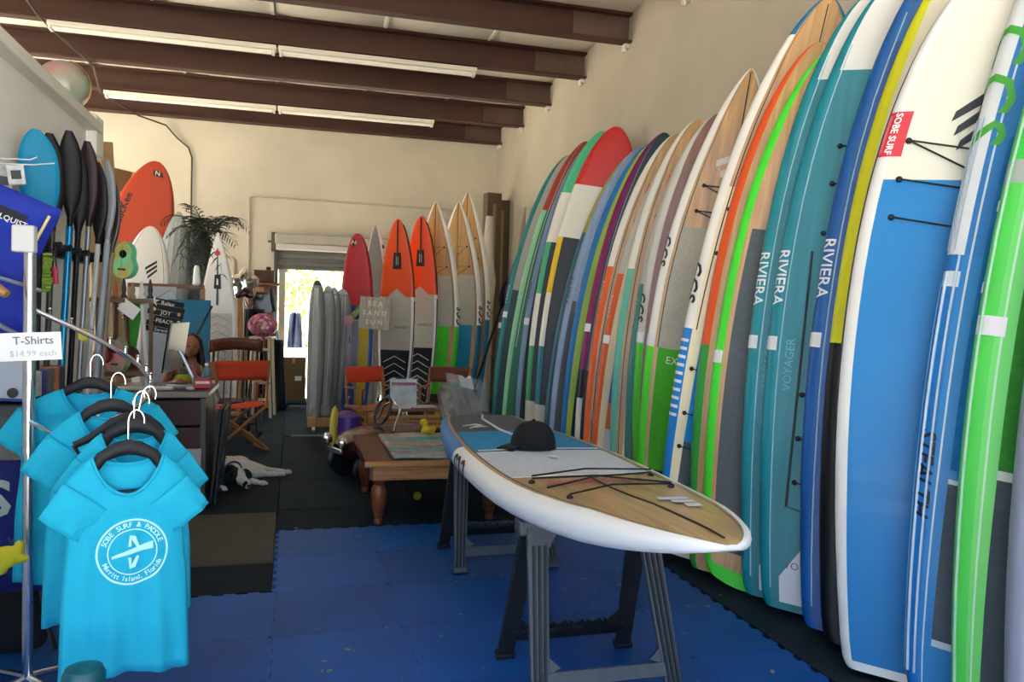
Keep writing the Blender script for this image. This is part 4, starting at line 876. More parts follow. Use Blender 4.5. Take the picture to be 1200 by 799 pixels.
q = at(12, 445, 3.9); o = tag(MB().box((0, 0, 0), (.14, .12, .17)).build('accessory_box', mat('#bcc6d6', .5), loc=q, rot=(0, R(4), R(10)), bevel=.006), 'pale accessory carton with black round mark on the partition shelf', 'carton')
MB().lathe([(.005, 0), (.022, .0), (.022, .002), (.004, .003)], n=14, M=Matrix.Translation((.02, -.061, -.05)) @ Matrix.Rotation(R(90), 4, 'X')).build('round_mark', BLACK, o)
MB().box((0, -.0, -.08), (.142, .122, .012)).build('blue_band', mat('#24489c', .5), o)
# clutter shelf on the partition under the paddles
sh = thing('wall_shelf', 'grey wire shelf on the partition behind the rack', 'shelf', (LWX+.13, 3.95, 1.05))
MB().box((0, .15, 0), (.24, 1.0, .02)).build('board', mat('#4b4c4e', .6), sh, bevel=.003)
for y in (-.25, .5): MB().tube([(-.12, y, -.18), (-.1, y, -.01), (.1, y, -.01)], .01, 6).build('bracket', STEEL, sh)
for k in range(6):
    c = ('#b4544a', '#d9d2c6', '#2a3f9a', '#6a7076', '#c9703a', '#3c4148')[k]; nm = ('red', 'cream', 'blue', 'grey', 'orange', 'charcoal')[k]
    o = tag(MB().box((0, 0, .06), (.1, .075, .12)).build('accessory_pack', mat(c, .5, noise=(20, .3)), loc=(LWX+.12, 4.04+.1*k, 1.061), rot=(0, 0, R(random.uniform(-15, 15))), bevel=.006), nm+' accessory pack standing on the wire shelf behind the rack', 'pack', 'packs on the wire shelf')
    MB().box((.0, -.0385, .075), (.07, .003, .05)).build('pack_label', mat(('#f0ece4', '#7c8894', '#dfe4ee', '#e2dfd6', '#f2e9dc', '#cdd2da')[k], .5), o)
# pegboard hooks with hanging packs near the teal paddle
for k, (px, py, Y) in enumerate(((8, 186, 4.1), (12, 192, 4.15))):
    q = at(px, py, Y); tag(MB().tube([q+Vector((-.12, .02, 0)), q+Vector((.1, -.02, 0)), q+Vector((.13+.06*k, -.03, .012))], .003, 6).build('wall_hook', mat('#e8e8e8', .4)), ('upper', 'lower')[k]+' white wire hook reaching across the turquoise paddle blade', 'hook')
for k, (px, py) in enumerate(((5, 212), (19, 205), (24, 238))):
    q = at(px, py, 4.15); o = tag(MB().box((0, 0, 0), (.07, .02, (.14, .09, .08)[k])).build('hang_card', mat(('#a9abad', '#d8dadb', '#c3c4c4')[k], .5, noise=(25, .3)), loc=q, rot=(0, R((4, -8, 20)[k]), R(14)), bevel=.003), ('grey hang card pack on the wire hook', 'white hang card with dark print on the wire hook', 'pale buckle pack hanging lowest on the wire hook')[k], 'pack')
    MB().box((.0, -.0112, .0), (.04, .002, .04)).build('card_print', mat('#2b2d30', .5), o)
# lime cord and pink handle
q = at(54, 318, 4.45); t = thing('rescue_cord', 'lime green coiled cord with pink handle hanging on the partition', 'cord', q)
MB().tube([(.0+.03*math.sin(4*a), -.01+.012*math.cos(3*a), .09-.19*i/40) for i, a in [(i, i*.5) for i in range(41)]], .007, 6).build('cord', mat('#8fae3a', .6), t)
MB().tube([(.045, -.02, .02), (.05, -.02, -.06)], .012, 8).build('pink_handle', mat('#c3234e', .5), t); MB().tube([(.0, 0, .09), (.04, 0, .12), (.05, -.02, .02)], .004, 6).build('loop', BLACK, t)

# ------------------------------------------------------------------ paddles in the wall rack
def paddle(label, tip, foot, blade_c, shaft_c, blade_L=.48, bw=.1, turn=0.0, band=None, shaft_top=None, grip=True):
    tip, foot = Vector(tip), Vector(foot); L = (tip-foot).length; zd = (tip-foot).normalized()
    t = thing('paddle', label, 'paddle', foot, 0, 'paddles in the wall rack')
    t.rotation_mode = 'QUATERNION'; t.rotation_quaternion = zd.to_track_quat('Z', 'Y') @ Euler((0, 0, turn)).to_quaternion()
    MB().tube([(0, 0, .05), (0, 0, L-blade_L+.06)], .0145, 10).build('shaft', shaft_c, t)
    if grip: MB().tube([(-.05, 0, .02), (0, 0, .035), (.05, 0, .02)], .016, 8).build('grip', BLACK, t)
    b = MB()
    def bl(u, v):
        a = 2*PI*u; w = bw*(math.sin(PI*(v*.86+.02)))**.55*(1 if v < .97 else .75) if v < 1 else .02
        w = max(.016, bw*(1-(1-min(1, v*1.9))**2)**.9*(1 if v < .62 else max(.06, 1-((v-.62)/.38)**2.2)**.55))
        return (w*math.cos(a)+.03*v*v, (.008+.01*(1-v))*math.sin(a)+.035*v*v, L-blade_L+blade_L*v)
    b.grid(bl, 16, 18, closeu=True); b.build('blade', blade_c, t)
    MB().tube([(0, -.002, L-blade_L), (0, .02, L-blade_L*.35)], [.014, .004], 8).build('spine', blade_c, t)
    if band: MB().tube([(0, 0, L*.2), (0, 0, L-blade_L-.02)], .018, 12).build('coloured_shaft', band, t)
    return t
CARB = mat('#0c0d0f', .45, noise=(30, .4), spec=.25); TEALP = mat('#0583ae', .5, spec=.25); SIL = mat('#8a8f96', .3, .6); MAR = mat('#2c0d12', .4, spec=.3)
PD = [ # label, tip px,py, foot px, Y, blade, shaft, bw, turn, band
    ('turquoise bladed paddle standing foremost in the wall rack', (50, 155), (47, 262), 4.3, TEALP, CARB, .085, 25, None),
    ('black bladed paddle right behind the turquoise one', (66, 159), (60, 300), 4.5, CARB, mat('#2c2e33', .4), .055, 50, None),
    ('black bladed paddle with bright blue shaft', (88, 156), (72, 290), 4.75, CARB, CARB, .055, 65, mat('#0f83b4', .25, .5, coat=.3)),
    ('carbon black paddle with white decal on its blade', (97, 176), (90, 300), 4.9, CARB, CARB, .05, 60, None),
    ('maroon bladed paddle with silver shaft', (110, 168), (99, 300), 5.1, MAR, SIL, .05, 60, None),
    ('black paddle in a clear sleeve with white edge', (122, 192), (106, 310), 5.25, CARB, mat('#bfc2c4', .3), .05, 55, None),
    ('pale grey paddle with narrow blade in a plastic sleeve', (134, 190), (112, 320), 5.4, mat('#8f9498', .25), mat('#a7adb4', .3), .04, 60, mat('#9aa3b0', .4)),
    ('dark brown bladed paddle at the far end of the rack', (138, 208), (128, 330), 5.6, mat('#37211c', .3), mat('#8a7a68', .4), .05, 50, None),
    ('black paddle with pale shaft at the partition corner', (130, 225), (122, 330), 5.5, CARB, mat('#b7a58c', .4), .05, 30, None)]
for lab, tp, fp, Y, bl_, sf, bw, turn, band in PD:
    a = at(*tp, Y); m_ = at(*fp, Y-.02); d = (m_-a); k = (a.z-.05)/(a.z-m_.z); ft = a+d*k
    ft.x = max(ft.x, -1.22); a.x = max(a.x, -1.2)
    paddle(lab, a, ft, bl_, sf, bw=bw, turn=R(turn), band=band)
pr = thing('paddle_rack', 'black foam padded peg rack on the partition holding the paddles', 'rack', (LWX+.005, 4.9, 1.78))
MB().box((.012, 0, 0), (.022, 1.7, .05)).build('backing_rail', BLACK, pr, bevel=.004)
for k in range(9): MB().tube([(.02, -.78+.19*k, 0), (.17, -.80+.19*k, .012)], .017, 8).build('peg', mat('#1a1b1d', .95, bump=(90, .3)), pr)
yt = at(97, 392, 4.7); tag(MB().box((0, 0, 0), (.045, .012, .06)).build('yellow_tag', mat('#d3c52e', .6), loc=yt, rot=(0, 0, R(12)), bevel=.002), 'yellow price tag hanging among the paddle shafts', 'tag')
# globe on the ledge
gl = thing('globe', 'pale green and pink globe sitting on the partition ledge', 'globe', (LWX-.1, 5.58, LWZ+.07))
gm = mat('#7fae97', .3, noise=(5.5, .2), key='globe', dark='#b9867c', coat=.3)
MB().ell((0, 0, .165), .15, n=28).build('sphere', gm, gl); MB().lathe([(.1, 0), (.1, .012), (.03, .02)], n=18).build('base', mat('#5b3a22', .5), gl)
MB().tube([(.158*math.sin(R(a)), 0, .165+.158*math.cos(R(a))) for a in range(15, 185, 12)], .005, 6).build('meridian_arm', mat('#b8a06a', .3, .8), gl)
# ------------------------------------------------------------------ desk and what stands on it
DTZ = .88
dkx0, dkx1, dky0, dky1 = -1.75, -.60, 6.2, 6.95
ds = thing('desk', 'brown desk with grey edges and two dark drawers', 'desk', ((dkx0+dkx1)/2, (dky0+dky1)/2, .014))
DB = mat('#3f201a', .45, noise=(4, .2)); DGE = mat('#54514c', .5); hx, hy = (dkx1-dkx0)/2, (dky1-dky0)/2
MB().box((0, 0, DTZ-.035), (2*hx+.05, 2*hy+.05, .04)).build('top', mat('#2c1815', .3, noise=(6, .25), coat=.3), ds, bevel=.006)
MB().box((0, -hy-.02, DTZ-.035), (2*hx+.05, .012, .042)).build('edge_strip', mat('#8a8074', .5), ds, bevel=.003)
MB().box((hx-.02, 0, DTZ/2-.03), (.04, 2*hy, DTZ-.06)).build('side_panel', DGE, ds, bevel=.004); MB().box((-hx+.02, 0, DTZ/2-.03), (.04, 2*hy, DTZ-.06)).build('side_panel', DGE, ds, bevel=.004)
MB().box((0, .05, DTZ/2-.03), (2*hx-.06, 2*hy-.12, DTZ-.08)).build('carcass', mat('#2a1512', .6), ds)
for k in range(2):
    for j in range(2):
        d = MB().box((-hx/2+j*hx, -hy+.02, DTZ-.17-.2*k), (hx-.05, .03, .185)).build('drawer', DB, ds, bevel=.005)
        MB().box((-hx/2+j*hx, -hy-.006, DTZ-.17-.2*k), (.1, .02, .012)).build('handle', mat('#23130f', .4), d, bevel=.003)
sa = thing('letter_panel', 'pale grey sign panel with a black letter A leaning on the desk front', 'sign', (-.82, 6.12, .014), 0)
MB().box((0, 0, .23), (.4, .02, .46), rot=(R(-3), 0, 0)).build('panel', mat('#a9adb0', .6), sa, bevel=.003)
lettering(sa, 'A', .17, (.115, -.012, .26), (1, 0, 0), (0, .05, 1), BLACK, bold=.03, off=.004)
zd0 = .014+DTZ-.012
# all-in-one computer
im = thing('desktop_computer', 'silver all-in-one desktop computer turned side on upon the desk', 'computer', (-.86, 6.55, zd0), R(-96))
MB().box((0, 0, .31), (.55, .014, .37), rot=(R(-8), 0, 0)).build('screen', mat('#0c0d10', .15), im, bevel=.004)
MB().box((0, .012, .31), (.55, .012, .37), rot=(R(-8), 0, 0)).build('back_shell', mat('#8f9296', .35, .6), im, bevel=.004)
b = MB(); b.tube([(0, .03, .28), (0, .09, .16), (0, .155, .02), (0, .15, .008), (0, -.06, .006)], .014, 8, flat=1); b.build('stand_edge', mat('#c9ccd0', .3, .7), im)
MB().box((0, .05, .005), (.2, .2, .01)).build('stand_foot', mat('#c9ccd0', .3, .7), im, bevel=.003)
kbd = tag(MB().box((0, 0, .008), (.42, .12, .014)).build('keyboard', mat('#c4c1b9', .5), loc=(-1.05, 6.33, zd0), rot=(0, 0, R(6)), bevel=.003), 'pale keyboard lying on the desk edge', 'keyboard')
for r_ in range(4):
    b = MB()
    for c_ in range(14): b.box((-.19+.029*c_, -.04+.027*r_, .018), (.022, .02, .006))
    b.build('key_row', mat('#e3e0d8', .5), kbd)
tag(MB().ell((0, 0, .012), (.03, .05, .016), n=12).build('computer_mouse', mat('#d4d2cc', .4), loc=(-.72, 6.3, zd0), rot=(0, 0, R(20))), 'pale computer mouse beside the keyboard', 'mouse')
bt = thing('water_bottle', 'clear blue water bottle on the desk corner', 'bottle', (-.64, 6.62, zd0))
MB().lathe([(.028, 0), (.032, .01), (.032, .1), (.02, .135), (.012, .15), (.012, .16)], n=14).build('bottle', mat('#6aa6bb', .1, alpha=.7, key='btl'), bt); MB().lathe([(.014, .16), (.014, .178), (.01, .18)], n=10).build('cap', WHITE, bt)
MB().lathe([(.0325, .04), (.033, .045), (.033, .08), (.0325, .085)], n=14).build('label_wrap', mat('#3f7d98', .4), bt)
cb_ = thing('snack_box', 'red and white snack box on the desk corner', 'box', (-.655, 6.46, zd0), R(10))
MB().box((0, 0, .04), (.12, .07, .08)).build('carton', mat('#b82a22', .45), cb_, bevel=.004); MB().box((0, -.036, .045), (.1, .003, .02)).build('white_band', mat('#e8d8cf', .5), cb_)
tag(MB().lathe([(.012, 0), (.02, .005), (.018, .06), (.012, .17), (.006, .22)], n=10).build('spray_tube', mat('#8c2f52', .4), loc=(-.715, 6.56, zd0)), 'slim dark pink tube standing beside the computer foot', 'bottle')
# black framed boards leaning beside the desk
for k, lab in enumerate(('black framed board leaning against the desk side, outermost', 'black framed board leaning against the desk side, inner one')):
    f = thing('framed_board', lab, 'frame', (-.548-.03*k, 6.58+.0*k, .014), R(90), 'framed boards beside the desk')
    M = Matrix.Rotation(R(5), 4, 'X')
    MB().box((0, 0, .36), (.5, .012, .70), M=M).build('panel', mat('#0e0f11', .35), f)
    for x, z, w, h in ((0, .02, .54, .03), (0, .71, .54, .03), (-.26, .36, .03, .7), (.26, .36, .03, .7)): MB().box((x, -.008, z), (w, .022, h), M=M).build('frame_bar', mat('#17181a', .5), f, bevel=.003)
sk = thing('plastic_sack', 'crumpled clear plastic sack hanging at the desk corner', 'bag', at(249, 480, 6.9))
b = MB(); b.grid(lambda u, v: ((.05+.02*math.sin(5*PI*v))*math.cos(2*PI*u)*(1-.2*v), .05*math.sin(2*PI*u)+.02*math.sin(9*v+4*u), -.25+.4*v+.02*math.sin(8*PI*u)), 18, 10, closeu=True); b.build('sack', mat('#c9b6a4', .25, alpha=.6, key='sack'), sk)
MB().tube([(0, 0, .14), (.01, 0, .2), (0, .01, .24)], .012, 8).build('knot', mat('#c9b6a4', .3), sk)

# ------------------------------------------------------------------ person seated behind the desk
def remesh(o, v): m = o.modifiers.new('r', 'REMESH'); m.mode = 'VOXEL'; m.voxel_size = v; m.use_smooth_shade = True; s = o.modifiers.new('sm', 'SMOOTH'); s.factor = .5; s.iterations = 4
def limb(b, pts, rs, n=10):
    for p, r in zip(pts, rs): b.ell(p, r, n=n)
    b.tube(pts, rs, n)
SKIN = mat('#8a5238', .55, noise=(12, .08)); 
hd = at(227, 403, 7.55)
pe_ = thing('person', 'person with long dark hair and lime top seated behind the desk', 'person', (hd.x-.02, 7.55, .014), R(8))
stl = thing('stool', 'dark padded stool under the person behind the desk', 'stool', (hd.x-.02, 7.62, .014))
MB().lathe([(.15, 0), (.17, .02), (.17, .06), (.15, .08)], (0, 0, .40), 18).build('seat', mat('#1a1a1c', .7), stl)
for k in range(4):
    a = R(45+90*k); MB().tube([(.1*math.cos(a), .1*math.sin(a), .4), (.17*math.cos(a), .17*math.sin(a), .0)], .012, 8).build('leg', STEEL, stl)
b = MB()
b.ell((0, .06, .56), (.16, .12, .11)); b.ell((0, .05, .68), (.125, .09, .12)); b.ell((0, .03, .85), (.135, .095, .13)); b.ell((0, .02, .93), (.15, .08, .07)); b.ell((-.05, -.05, .86), (.055, .05, .055)); b.ell((.05, -.05, .86), (.055, .05, .055))
limb(b, [(0, .02, .95), (0, .0, 1.05)], [.052, .048])
b.ell((0, -.02, 1.135), (.072, .088, .105), n=16); b.ell((0, -.06, 1.085), (.05, .045, .045), n=12)          # skull and jaw
b.ell((0, -.108, 1.125), (.013, .018, .022), n=8)                                                               # nose
for s in (-1, 1): b.ell((s*.073, -.01, 1.125), (.012, .02, .03), n=8)                                          # ears
# right arm (viewer's right is +x): raised across, left arm on the desk
limb(b, [(.16, .03, .95), (.20, -.06, .80), (.10, -.22, .90), (.0, -.30, .955)], [.048, .040, .034, .026])
limb(b, [(-.16, .03, .95), (-.22, -.05, .76), (-.16, -.26, .82), (-.1, -.36, .86)], [.048, .040, .034, .026])
def hand(b, p, d, upv):
    d = Vector(d).normalized(); u = Vector(upv).normalized(); sd = d.cross(u).normalized(); p = Vector(p)
    b.ell(p+d*.035, (.036, .036, .022), n=8)
    for i, l in enumerate((.055, .066, .06, .045)):
        q = p+d*.06+sd*(.028-.019*i); limb(b, [q, q+d*l*.55+u*-.004, q+d*l*.9-u*.022], [.009, .008, .007], 6)
    limb(b, [p+d*.02-sd*-.03, p+d*.045+sd*.052-u*.008, p+d*.07+sd*.055-u*.016], [.011, .009, .008], 6)
hand(b, (-.01, -.31, .96), (-1, -.3, .25), (0, -.3, 1)); hand(b, (-.1, -.37, .865), (.4, -1, -.1), (0, 0, 1))
for s in (-1, 1):
    limb(b, [(s*.09, .02, .54), (s*.12, -.36, .52), (s*.12, -.34, .10)], [.085, .058, .04]); b.ell((s*.12, -.40, .04), (.042, .11, .036))
bd = b.build('body', SKIN, pe_); remesh(bd, .011)
b = MB(); b.ell((0, .03, .845), (.145, .106, .085), n=18); b.ell((-.055, -.055, .86), (.062, .056, .056)); b.ell((.055, -.055, .86), (.062, .056, .056))
for s in (-1, 1): b.tube([(s*.085, -.05, .9), (s*.08, -.01, .985), (s*.07, .06, .97), (s*.07, .11, .9)], .014, 8)
tp_ = b.build('top', mat('#a3ad2a', .8), pe_); remesh(tp_, .01)
b = MB(); b.ell((0, .055, .555), (.18, .14, .12), n=16)
for s in (-1, 1): b.tube([(s*.09, .03, .545), (s*.105, -.16, .535)], [.105, .09], 12)
sh_ = b.build('shorts', mat('#27303f', .85), pe_); remesh(sh_, .014)
b = MB(); b.ell((0, .012, 1.165), (.086, .092, .092), n=18)
for i in range(15):
    a = R(-20+220*i/14); x, y = .075*math.cos(a), .01+.075*math.sin(a); q = random.uniform(.0, .02)
    b.tube([(x*.9, y*.8, 1.2), (x*1.12, y*1.05, 1.1), (x*1.3, y*1.1+.01, .98), (x*1.25+q, y*.9+.02, .86+q)], [.028, .03, .03, .012], 8)
hr = b.build('hair', mat('#120d0b', .5, noise=(60, .3)), pe_); remesh(hr, .011)
for s in (-1, 1):
    e = MB().ell((s*.028, -.098, 1.138), (.011, .008, .007), n=8).build('eye', mat('#5b463c', .3), pe_); MB().ell((s*.028, -.1045, 1.138), (.005, .003, .005), n=6).build('iris', BLACK, e)
MB().ell((0, -.1, 1.083), (.022, .008, .007), n=8).build('mouth', mat('#7a3230', .5), pe_)
ph_ = tag(MB().box((0, 0, 0), (.07, .009, .14)).build('phone', mat('#15161a', .2), loc=pe_.matrix_basis @ Vector((-.07, -.335, .98)), rot=(R(-20), 0, R(10)), bevel=.004), 'dark phone held up by the person behind the desk', 'phone')

# ------------------------------------------------------------------ sleeping dog
FUR = mat('#d3cdc4', .9, noise=(25, .12), bump=(140, .5), key='fur')
nt = FUR.node_tree; N = nt.nodes; pb = N['Principled BSDF']; src = pb.inputs['Base Color'].links[0].from_socket
tc = N.new('ShaderNodeTexCoord'); ns = N.new('ShaderNodeTexNoise'); ns.inputs['Scale'].default_value = 18; nt.links.new(tc.outputs['Object'], ns.inputs['Vector'])
def blob(c, r, src):
    vm = N.new('ShaderNodeVectorMath'); vm.operation = 'SUBTRACT'; vm.inputs[1].default_value = c; nt.links.new(tc.outputs['Object'], vm.inputs[0])
    dv = N.new('ShaderNodeVectorMath'); dv.operation = 'DIVIDE'; dv.inputs[1].default_value = r; nt.links.new(vm.outputs[0], dv.inputs[0])
    ln = N.new('ShaderNodeVectorMath'); ln.operation = 'LENGTH'; nt.links.new(dv.outputs[0], ln.inputs[0])
    ad = N.new('ShaderNodeMath'); ad.operation = 'MULTIPLY_ADD'; ad.inputs[1].default_value = .35; nt.links.new(ns.outputs['Fac'], ad.inputs[0]); nt.links.new(ln.outputs['Value'], ad.inputs[2])
    lt = N.new('ShaderNodeMath'); lt.operation = 'LESS_THAN'; lt.inputs[1].default_value = 1.17; nt.links.new(ad.outputs[0], lt.inputs[0])
    mx = N.new('ShaderNodeMixRGB'); mx.inputs[2].default_value = lin('#1d1816'); nt.links.new(lt.outputs[0], mx.inputs[0]); nt.links.new(src, mx.inputs[1]); return mx.outputs[0]
# local frame: +x to the right (hind legs), -y towards the viewer
src = blob((-.105, -.245, .12), (.10, .11, .14), src); src = blob((.06, -.235, .14), (.055, .09, .12), src); src = blob((-.06, .12, .235), (.16, .05, .06), src); src = blob((.02, -.40, .06), (.035, .03, .035), src)
nt.links.new(src, pb.inputs['Base Color'])
dg = thing('dog', 'white and black dog with blue collar asleep on the floor mats', 'dog', (-.47, 7.08, .014), R(20)); dg.scale = (.84, .84, .9)
b = MB()
b.ell((-.14, .02, .13), (.16, .17, .13), rot=(0, 0, R(-30)), n=16)        # chest
b.ell((-.10, .16, .125), (.17, .14, .115), n=16); b.ell((.02, .25, .115), (.18, .12, .105), rot=(0, 0, R(10)), n=16)  # belly, loin
b.ell((.14, .28, .11), (.14, .11, .10), n=16)                               # rump
limb(b, [(.14, .24, .12), (.30, .16, .09), (.44, .22, .05), (.58, .17, .035)], [.085, .055, .032, .028]); b.ell((.63, .155, .03), (.05, .03, .026))   # upper hind leg
limb(b, [(.12, .20, .07), (.26, .08, .055), (.38, .12, .035), (.48, .08, .03)], [.07, .05, .03, .026]); b.ell((.53, .07, .028), (.045, .03, .025))    # lower hind leg
limb(b, [(-.06, -.04, .15), (-.03, -.15, .135), (-.02, -.22, .125)], [.10, .085, .075])                      # neck
b.ell((-.02, -.26, .115), (.085, .09, .078), n=16); limb(b, [(.0, -.32, .09), (.025, -.395, .06)], [.055, .04]); b.ell((.03, -.405, .045), (.036, .03, .03))  # head and muzzle
limb(b, [(-.20, -.06, .09), (-.24, -.18, .06), (-.20, -.28, .035)], [.065, .042, .03]); b.ell((-.175, -.315, .028), (.036, .045, .026))     # near foreleg
limb(b, [(-.02, -.12, .08), (.10, -.18, .05), (.18, -.24, .035)], [.055, .036, .028]); b.ell((.225, -.265, .028), (.046, .034, .026))        # other foreleg
limb(b, [(.24, .34, .10), (.34, .40, .05), (.42, .36, .025)], [.03, .02, .012])                                                              # tail
for x0, y0, dx, dy in ((.65, .15, 1, -.1), (.55, .065, 1, -.1), (-.165, -.345, .2, -1), (.255, -.275, .8, -.5)):   # toes
    for k in (-1, 0, 1): b.ell((x0+.014*dx-dy*.016*k, y0+.014*dy+dx*.016*k, .02), .014, n=6)
db = b.build('body', FUR, dg); remesh(db, .011)
EAR = mat('#1d1816', .9, bump=(140, .4))
for s, p, ro in ((-1, (-.10, -.255, .135), (R(20), R(40), R(20))), (1, (.06, -.235, .145), (R(10), R(-40), R(-20)))):
    b = MB(); b.ell((0, 0, -.03), (.038, .016, .06), n=10); b.build('ear', EAR, dg, loc=p, rot=ro)
MB().ell((.035, -.435, .05), (.018, .013, .014), n=10).build('nose', mat('#0e0c0c', .3), dg)
for s in (-1, 1): MB().ell((-.0+s*.04, -.335, .125), (.011, .008, .006), n=8).build('closed_eye', mat('#0e0c0c', .5), dg)
cl = MB(); cv = Vector((.03, -.14, -.02)).normalized(); e1 = cv.cross(Vector((0, 0, 1))).normalized(); e2 = e1.cross(cv)
cl.tube([Vector((-.035, -.135, .137))+e1*.094*math.cos(2*PI*i/20)+e2*.092*math.sin(2*PI*i/20) for i in range(20)], .010, 6, closed=True); cl.build('collar', mat('#1b2a63', .6), dg)

# ------------------------------------------------------------------ display shelf with ukuleles beyond the partition
us = thing('display_shelf', 'narrow wooden display shelf behind the paddles', 'shelf', (-1.13, 5.985, .014))
SHW = mat('#6e5436', .6, wood=((4, 4, 30), .3), key='shelf')
for z in (1.02, 1.515): MB().box((.0, 0, z), (.36, .26, .03)).build('shelf_board', SHW, us, bevel=.004)
for s in (-1, 1): MB().box((s*.17, .11, .78), (.025, .03, 1.5)).build('upright', SHW, us, bevel=.004)
MB().tube([(.17, -.1, 0), (.15, -.09, .6), (.18, -.08, 1.0), (.14, -.07, 1.5)], .012, 8).build('pale_rod', mat('#cfd0c8', .5), us)
def ukulele(label, px, py, Y, s, body_c, side_c, rzz, roll, neck=True):
    q = at(px, py, Y); t = thing('ukulele', label, 'ukulele', q, R(rzz), 'ukuleles on the display shelf'); t.rotation_euler = (0, R(roll), R(rzz)); t.scale = (s, s, s)
    def out(f): # closed body outline, figure eight
        P = []
        for i in range(36):
            a = 2*PI*i/36; z = .14*math.sin(a); w = (.10-.018*math.sin(a)) * math.cos(a)*(1-.28*math.exp(-((z-.02)/.05)**2)); P.append((w*f, z*f))
        return P
    b = MB(); b.prism(out(1), -.03, .03); o = b.build('body', side_c, t, bevel=.004)
    b = MB(); b.prism(out(.965), -.034, -.0295); b.build('soundboard', body_c, t)
    MB().lathe([(.001, 0), (.03, 0), (.03, .002), (.001, .003)], n=16, M=Matrix.Translation((0, -.034, .045)) @ Matrix.Rotation(R(90), 4, 'X')).build('sound_hole', BLACK, t)
    if neck:
        MB().box((0, -.026, .25), (.035, .022, .26)).build('neck', DOAK, t, bevel=.004); MB().box((0, -.024, .41), (.05, .018, .08)).build('headstock', DOAK, t, bevel=.004)
        for k in (-1, 1):
            for z in (.395, .425): MB().box((k*.032, -.024, z), (.018, .012, .012)).build('tuning_peg', WHITE, t)
    MB().box((0, -.037, -.07), (.06, .008, .014)).build('bridge', DOAK, t)
    MB().tube([(0, -.04, -.07), (0, -.042, .4 if neck else .1)], .0015, 5).build('string', STEEL, t)
    return t
psy = mat('#5fd0a0', .5, noise=(9, .9), key='psy', dark='#e8b020')
ukulele('ukulele painted in yellow, mint and pink patches above the shelf', 147, 305, 5.93, .9, psy, mat('#63cfa2', .5), -25, 4, neck=False)
ukulele('pink and sage green ukulele hanging under the shelf', 138, 416, 5.93, .87, mat('#d77f86', .5, noise=(7, .4), dark='#8fae8a'), mat('#7f9a7a', .5), -30, 0)
ukulele('brown ukulele hanging behind the pink one', 153, 424, 6.12, .8, mat('#5a2c1a', .4), mat('#3d1c12', .4), -20, -4)
ukulele('dark red ukulele hanging beside the pale paddle shaft', 121, 410, 5.93, .67, mat('#a01c26', .4), mat('#7a141c', .4), -30, 0)
q = at(156, 388, 6.13); tag(MB().box((0, 0, 0), (.08, .015, .42)).build('skate_deck', mat('#3f9e2c', .5), loc=q, rot=(0, R(8), R(-10)), bevel=.02), 'green narrow skate deck standing behind the ukuleles', 'skateboard')
q = at(151, 362, 5.85); tag(MB().box((0, 0, 0), (.13, .003, .09)).build('note_card', PAPER, loc=q, rot=(0, R(35), R(-15))), 'white paper note pinned under the display shelf', 'paper')
q = at(124, 345, 5.9); tag(MB().box((0, 0, 0), (.06, .04, .11)).build('pink_carton', mat('#d98a94', .6), loc=q, bevel=.004), 'small pink carton standing on the display shelf', 'carton')
for k in range(6):
    x = -1.29+.055*k; c = ('#d8d0c0', '#b0663a', '#2a2420', '#8a7a64', '#e2ded4', '#35302c')[k]; nm = ('ivory', 'copper', 'black', 'taupe', 'white', 'charcoal')[k]
    b = MB(); b.lathe([(.02, 0), (.022, .01), (.012, .03), (.017, .06), (.009, .09+.012*(k % 3)), (.004, .11+.012*(k % 3))], n=10)
    tag(b.build('figurine', mat(c, .5), loc=(x+.07, 5.95, 1.546)), nm+' little figurine standing on the upper shelf board', 'figurine', 'figurines on the display shelf')

# plank sign with starfish
q = at(194, 371, 7.6); js = thing('plank_sign', 'black plank sign with starfish and chalk lettering JOY PEACE', 'sign', q, R(-4)); js.rotation_euler = (0, R(10), R(-4))
for k in range(6): MB().box((.008*(k % 2)-.004, 0, .125-.05*k), (.27+.015*(k % 3), .018, .046)).build('plank', mat('#1d1713', .8, wood=((4, 20, 40), .4), key='jplank'), js, bevel=.003)
for st, z, sz in (('Relax', .115, .05), ('JOY', .03, .05), ('PEACE', -.045, .05), ('Serenity', -.125, .042)): lettering(js, st, sz, (.0, -.011, z), (1, 0, 0), (0, 0, 1), mat('#d9d4ca', .8), bold=.01)
def star(par, x, z, r, m, y=-.014):
    P = [(x+(r if i % 2 == 0 else r*.33)*math.sin(PI*i/5), z+(r if i % 2 == 0 else r*.33)*math.cos(PI*i/5)) for i in range(10)]
    MB().prism(P, y-.008, y+.004).build('starfish', m, par)
star(js, -.115, .12, .05, mat('#e0d8cc', .8)); star(js, .1, -.15, .05, mat('#ddd4c6', .8))
for x, z, c in ((-.1, .05, '#d9d2c8'), (-.1, -.02, '#a5693f'), (.11, .04, '#b98a6a'), (.12, -.03, '#e8e2d4')): MB().ell((x, -.016, z), (.016, .01, .018), n=8).build('shell', mat(c, .6), js)
MB().tube([(-.1, .0, .145), (0, .02, .25), (.1, 0, .145)], .003, 5).build('cord', mat('#8a7a60', .8), js)
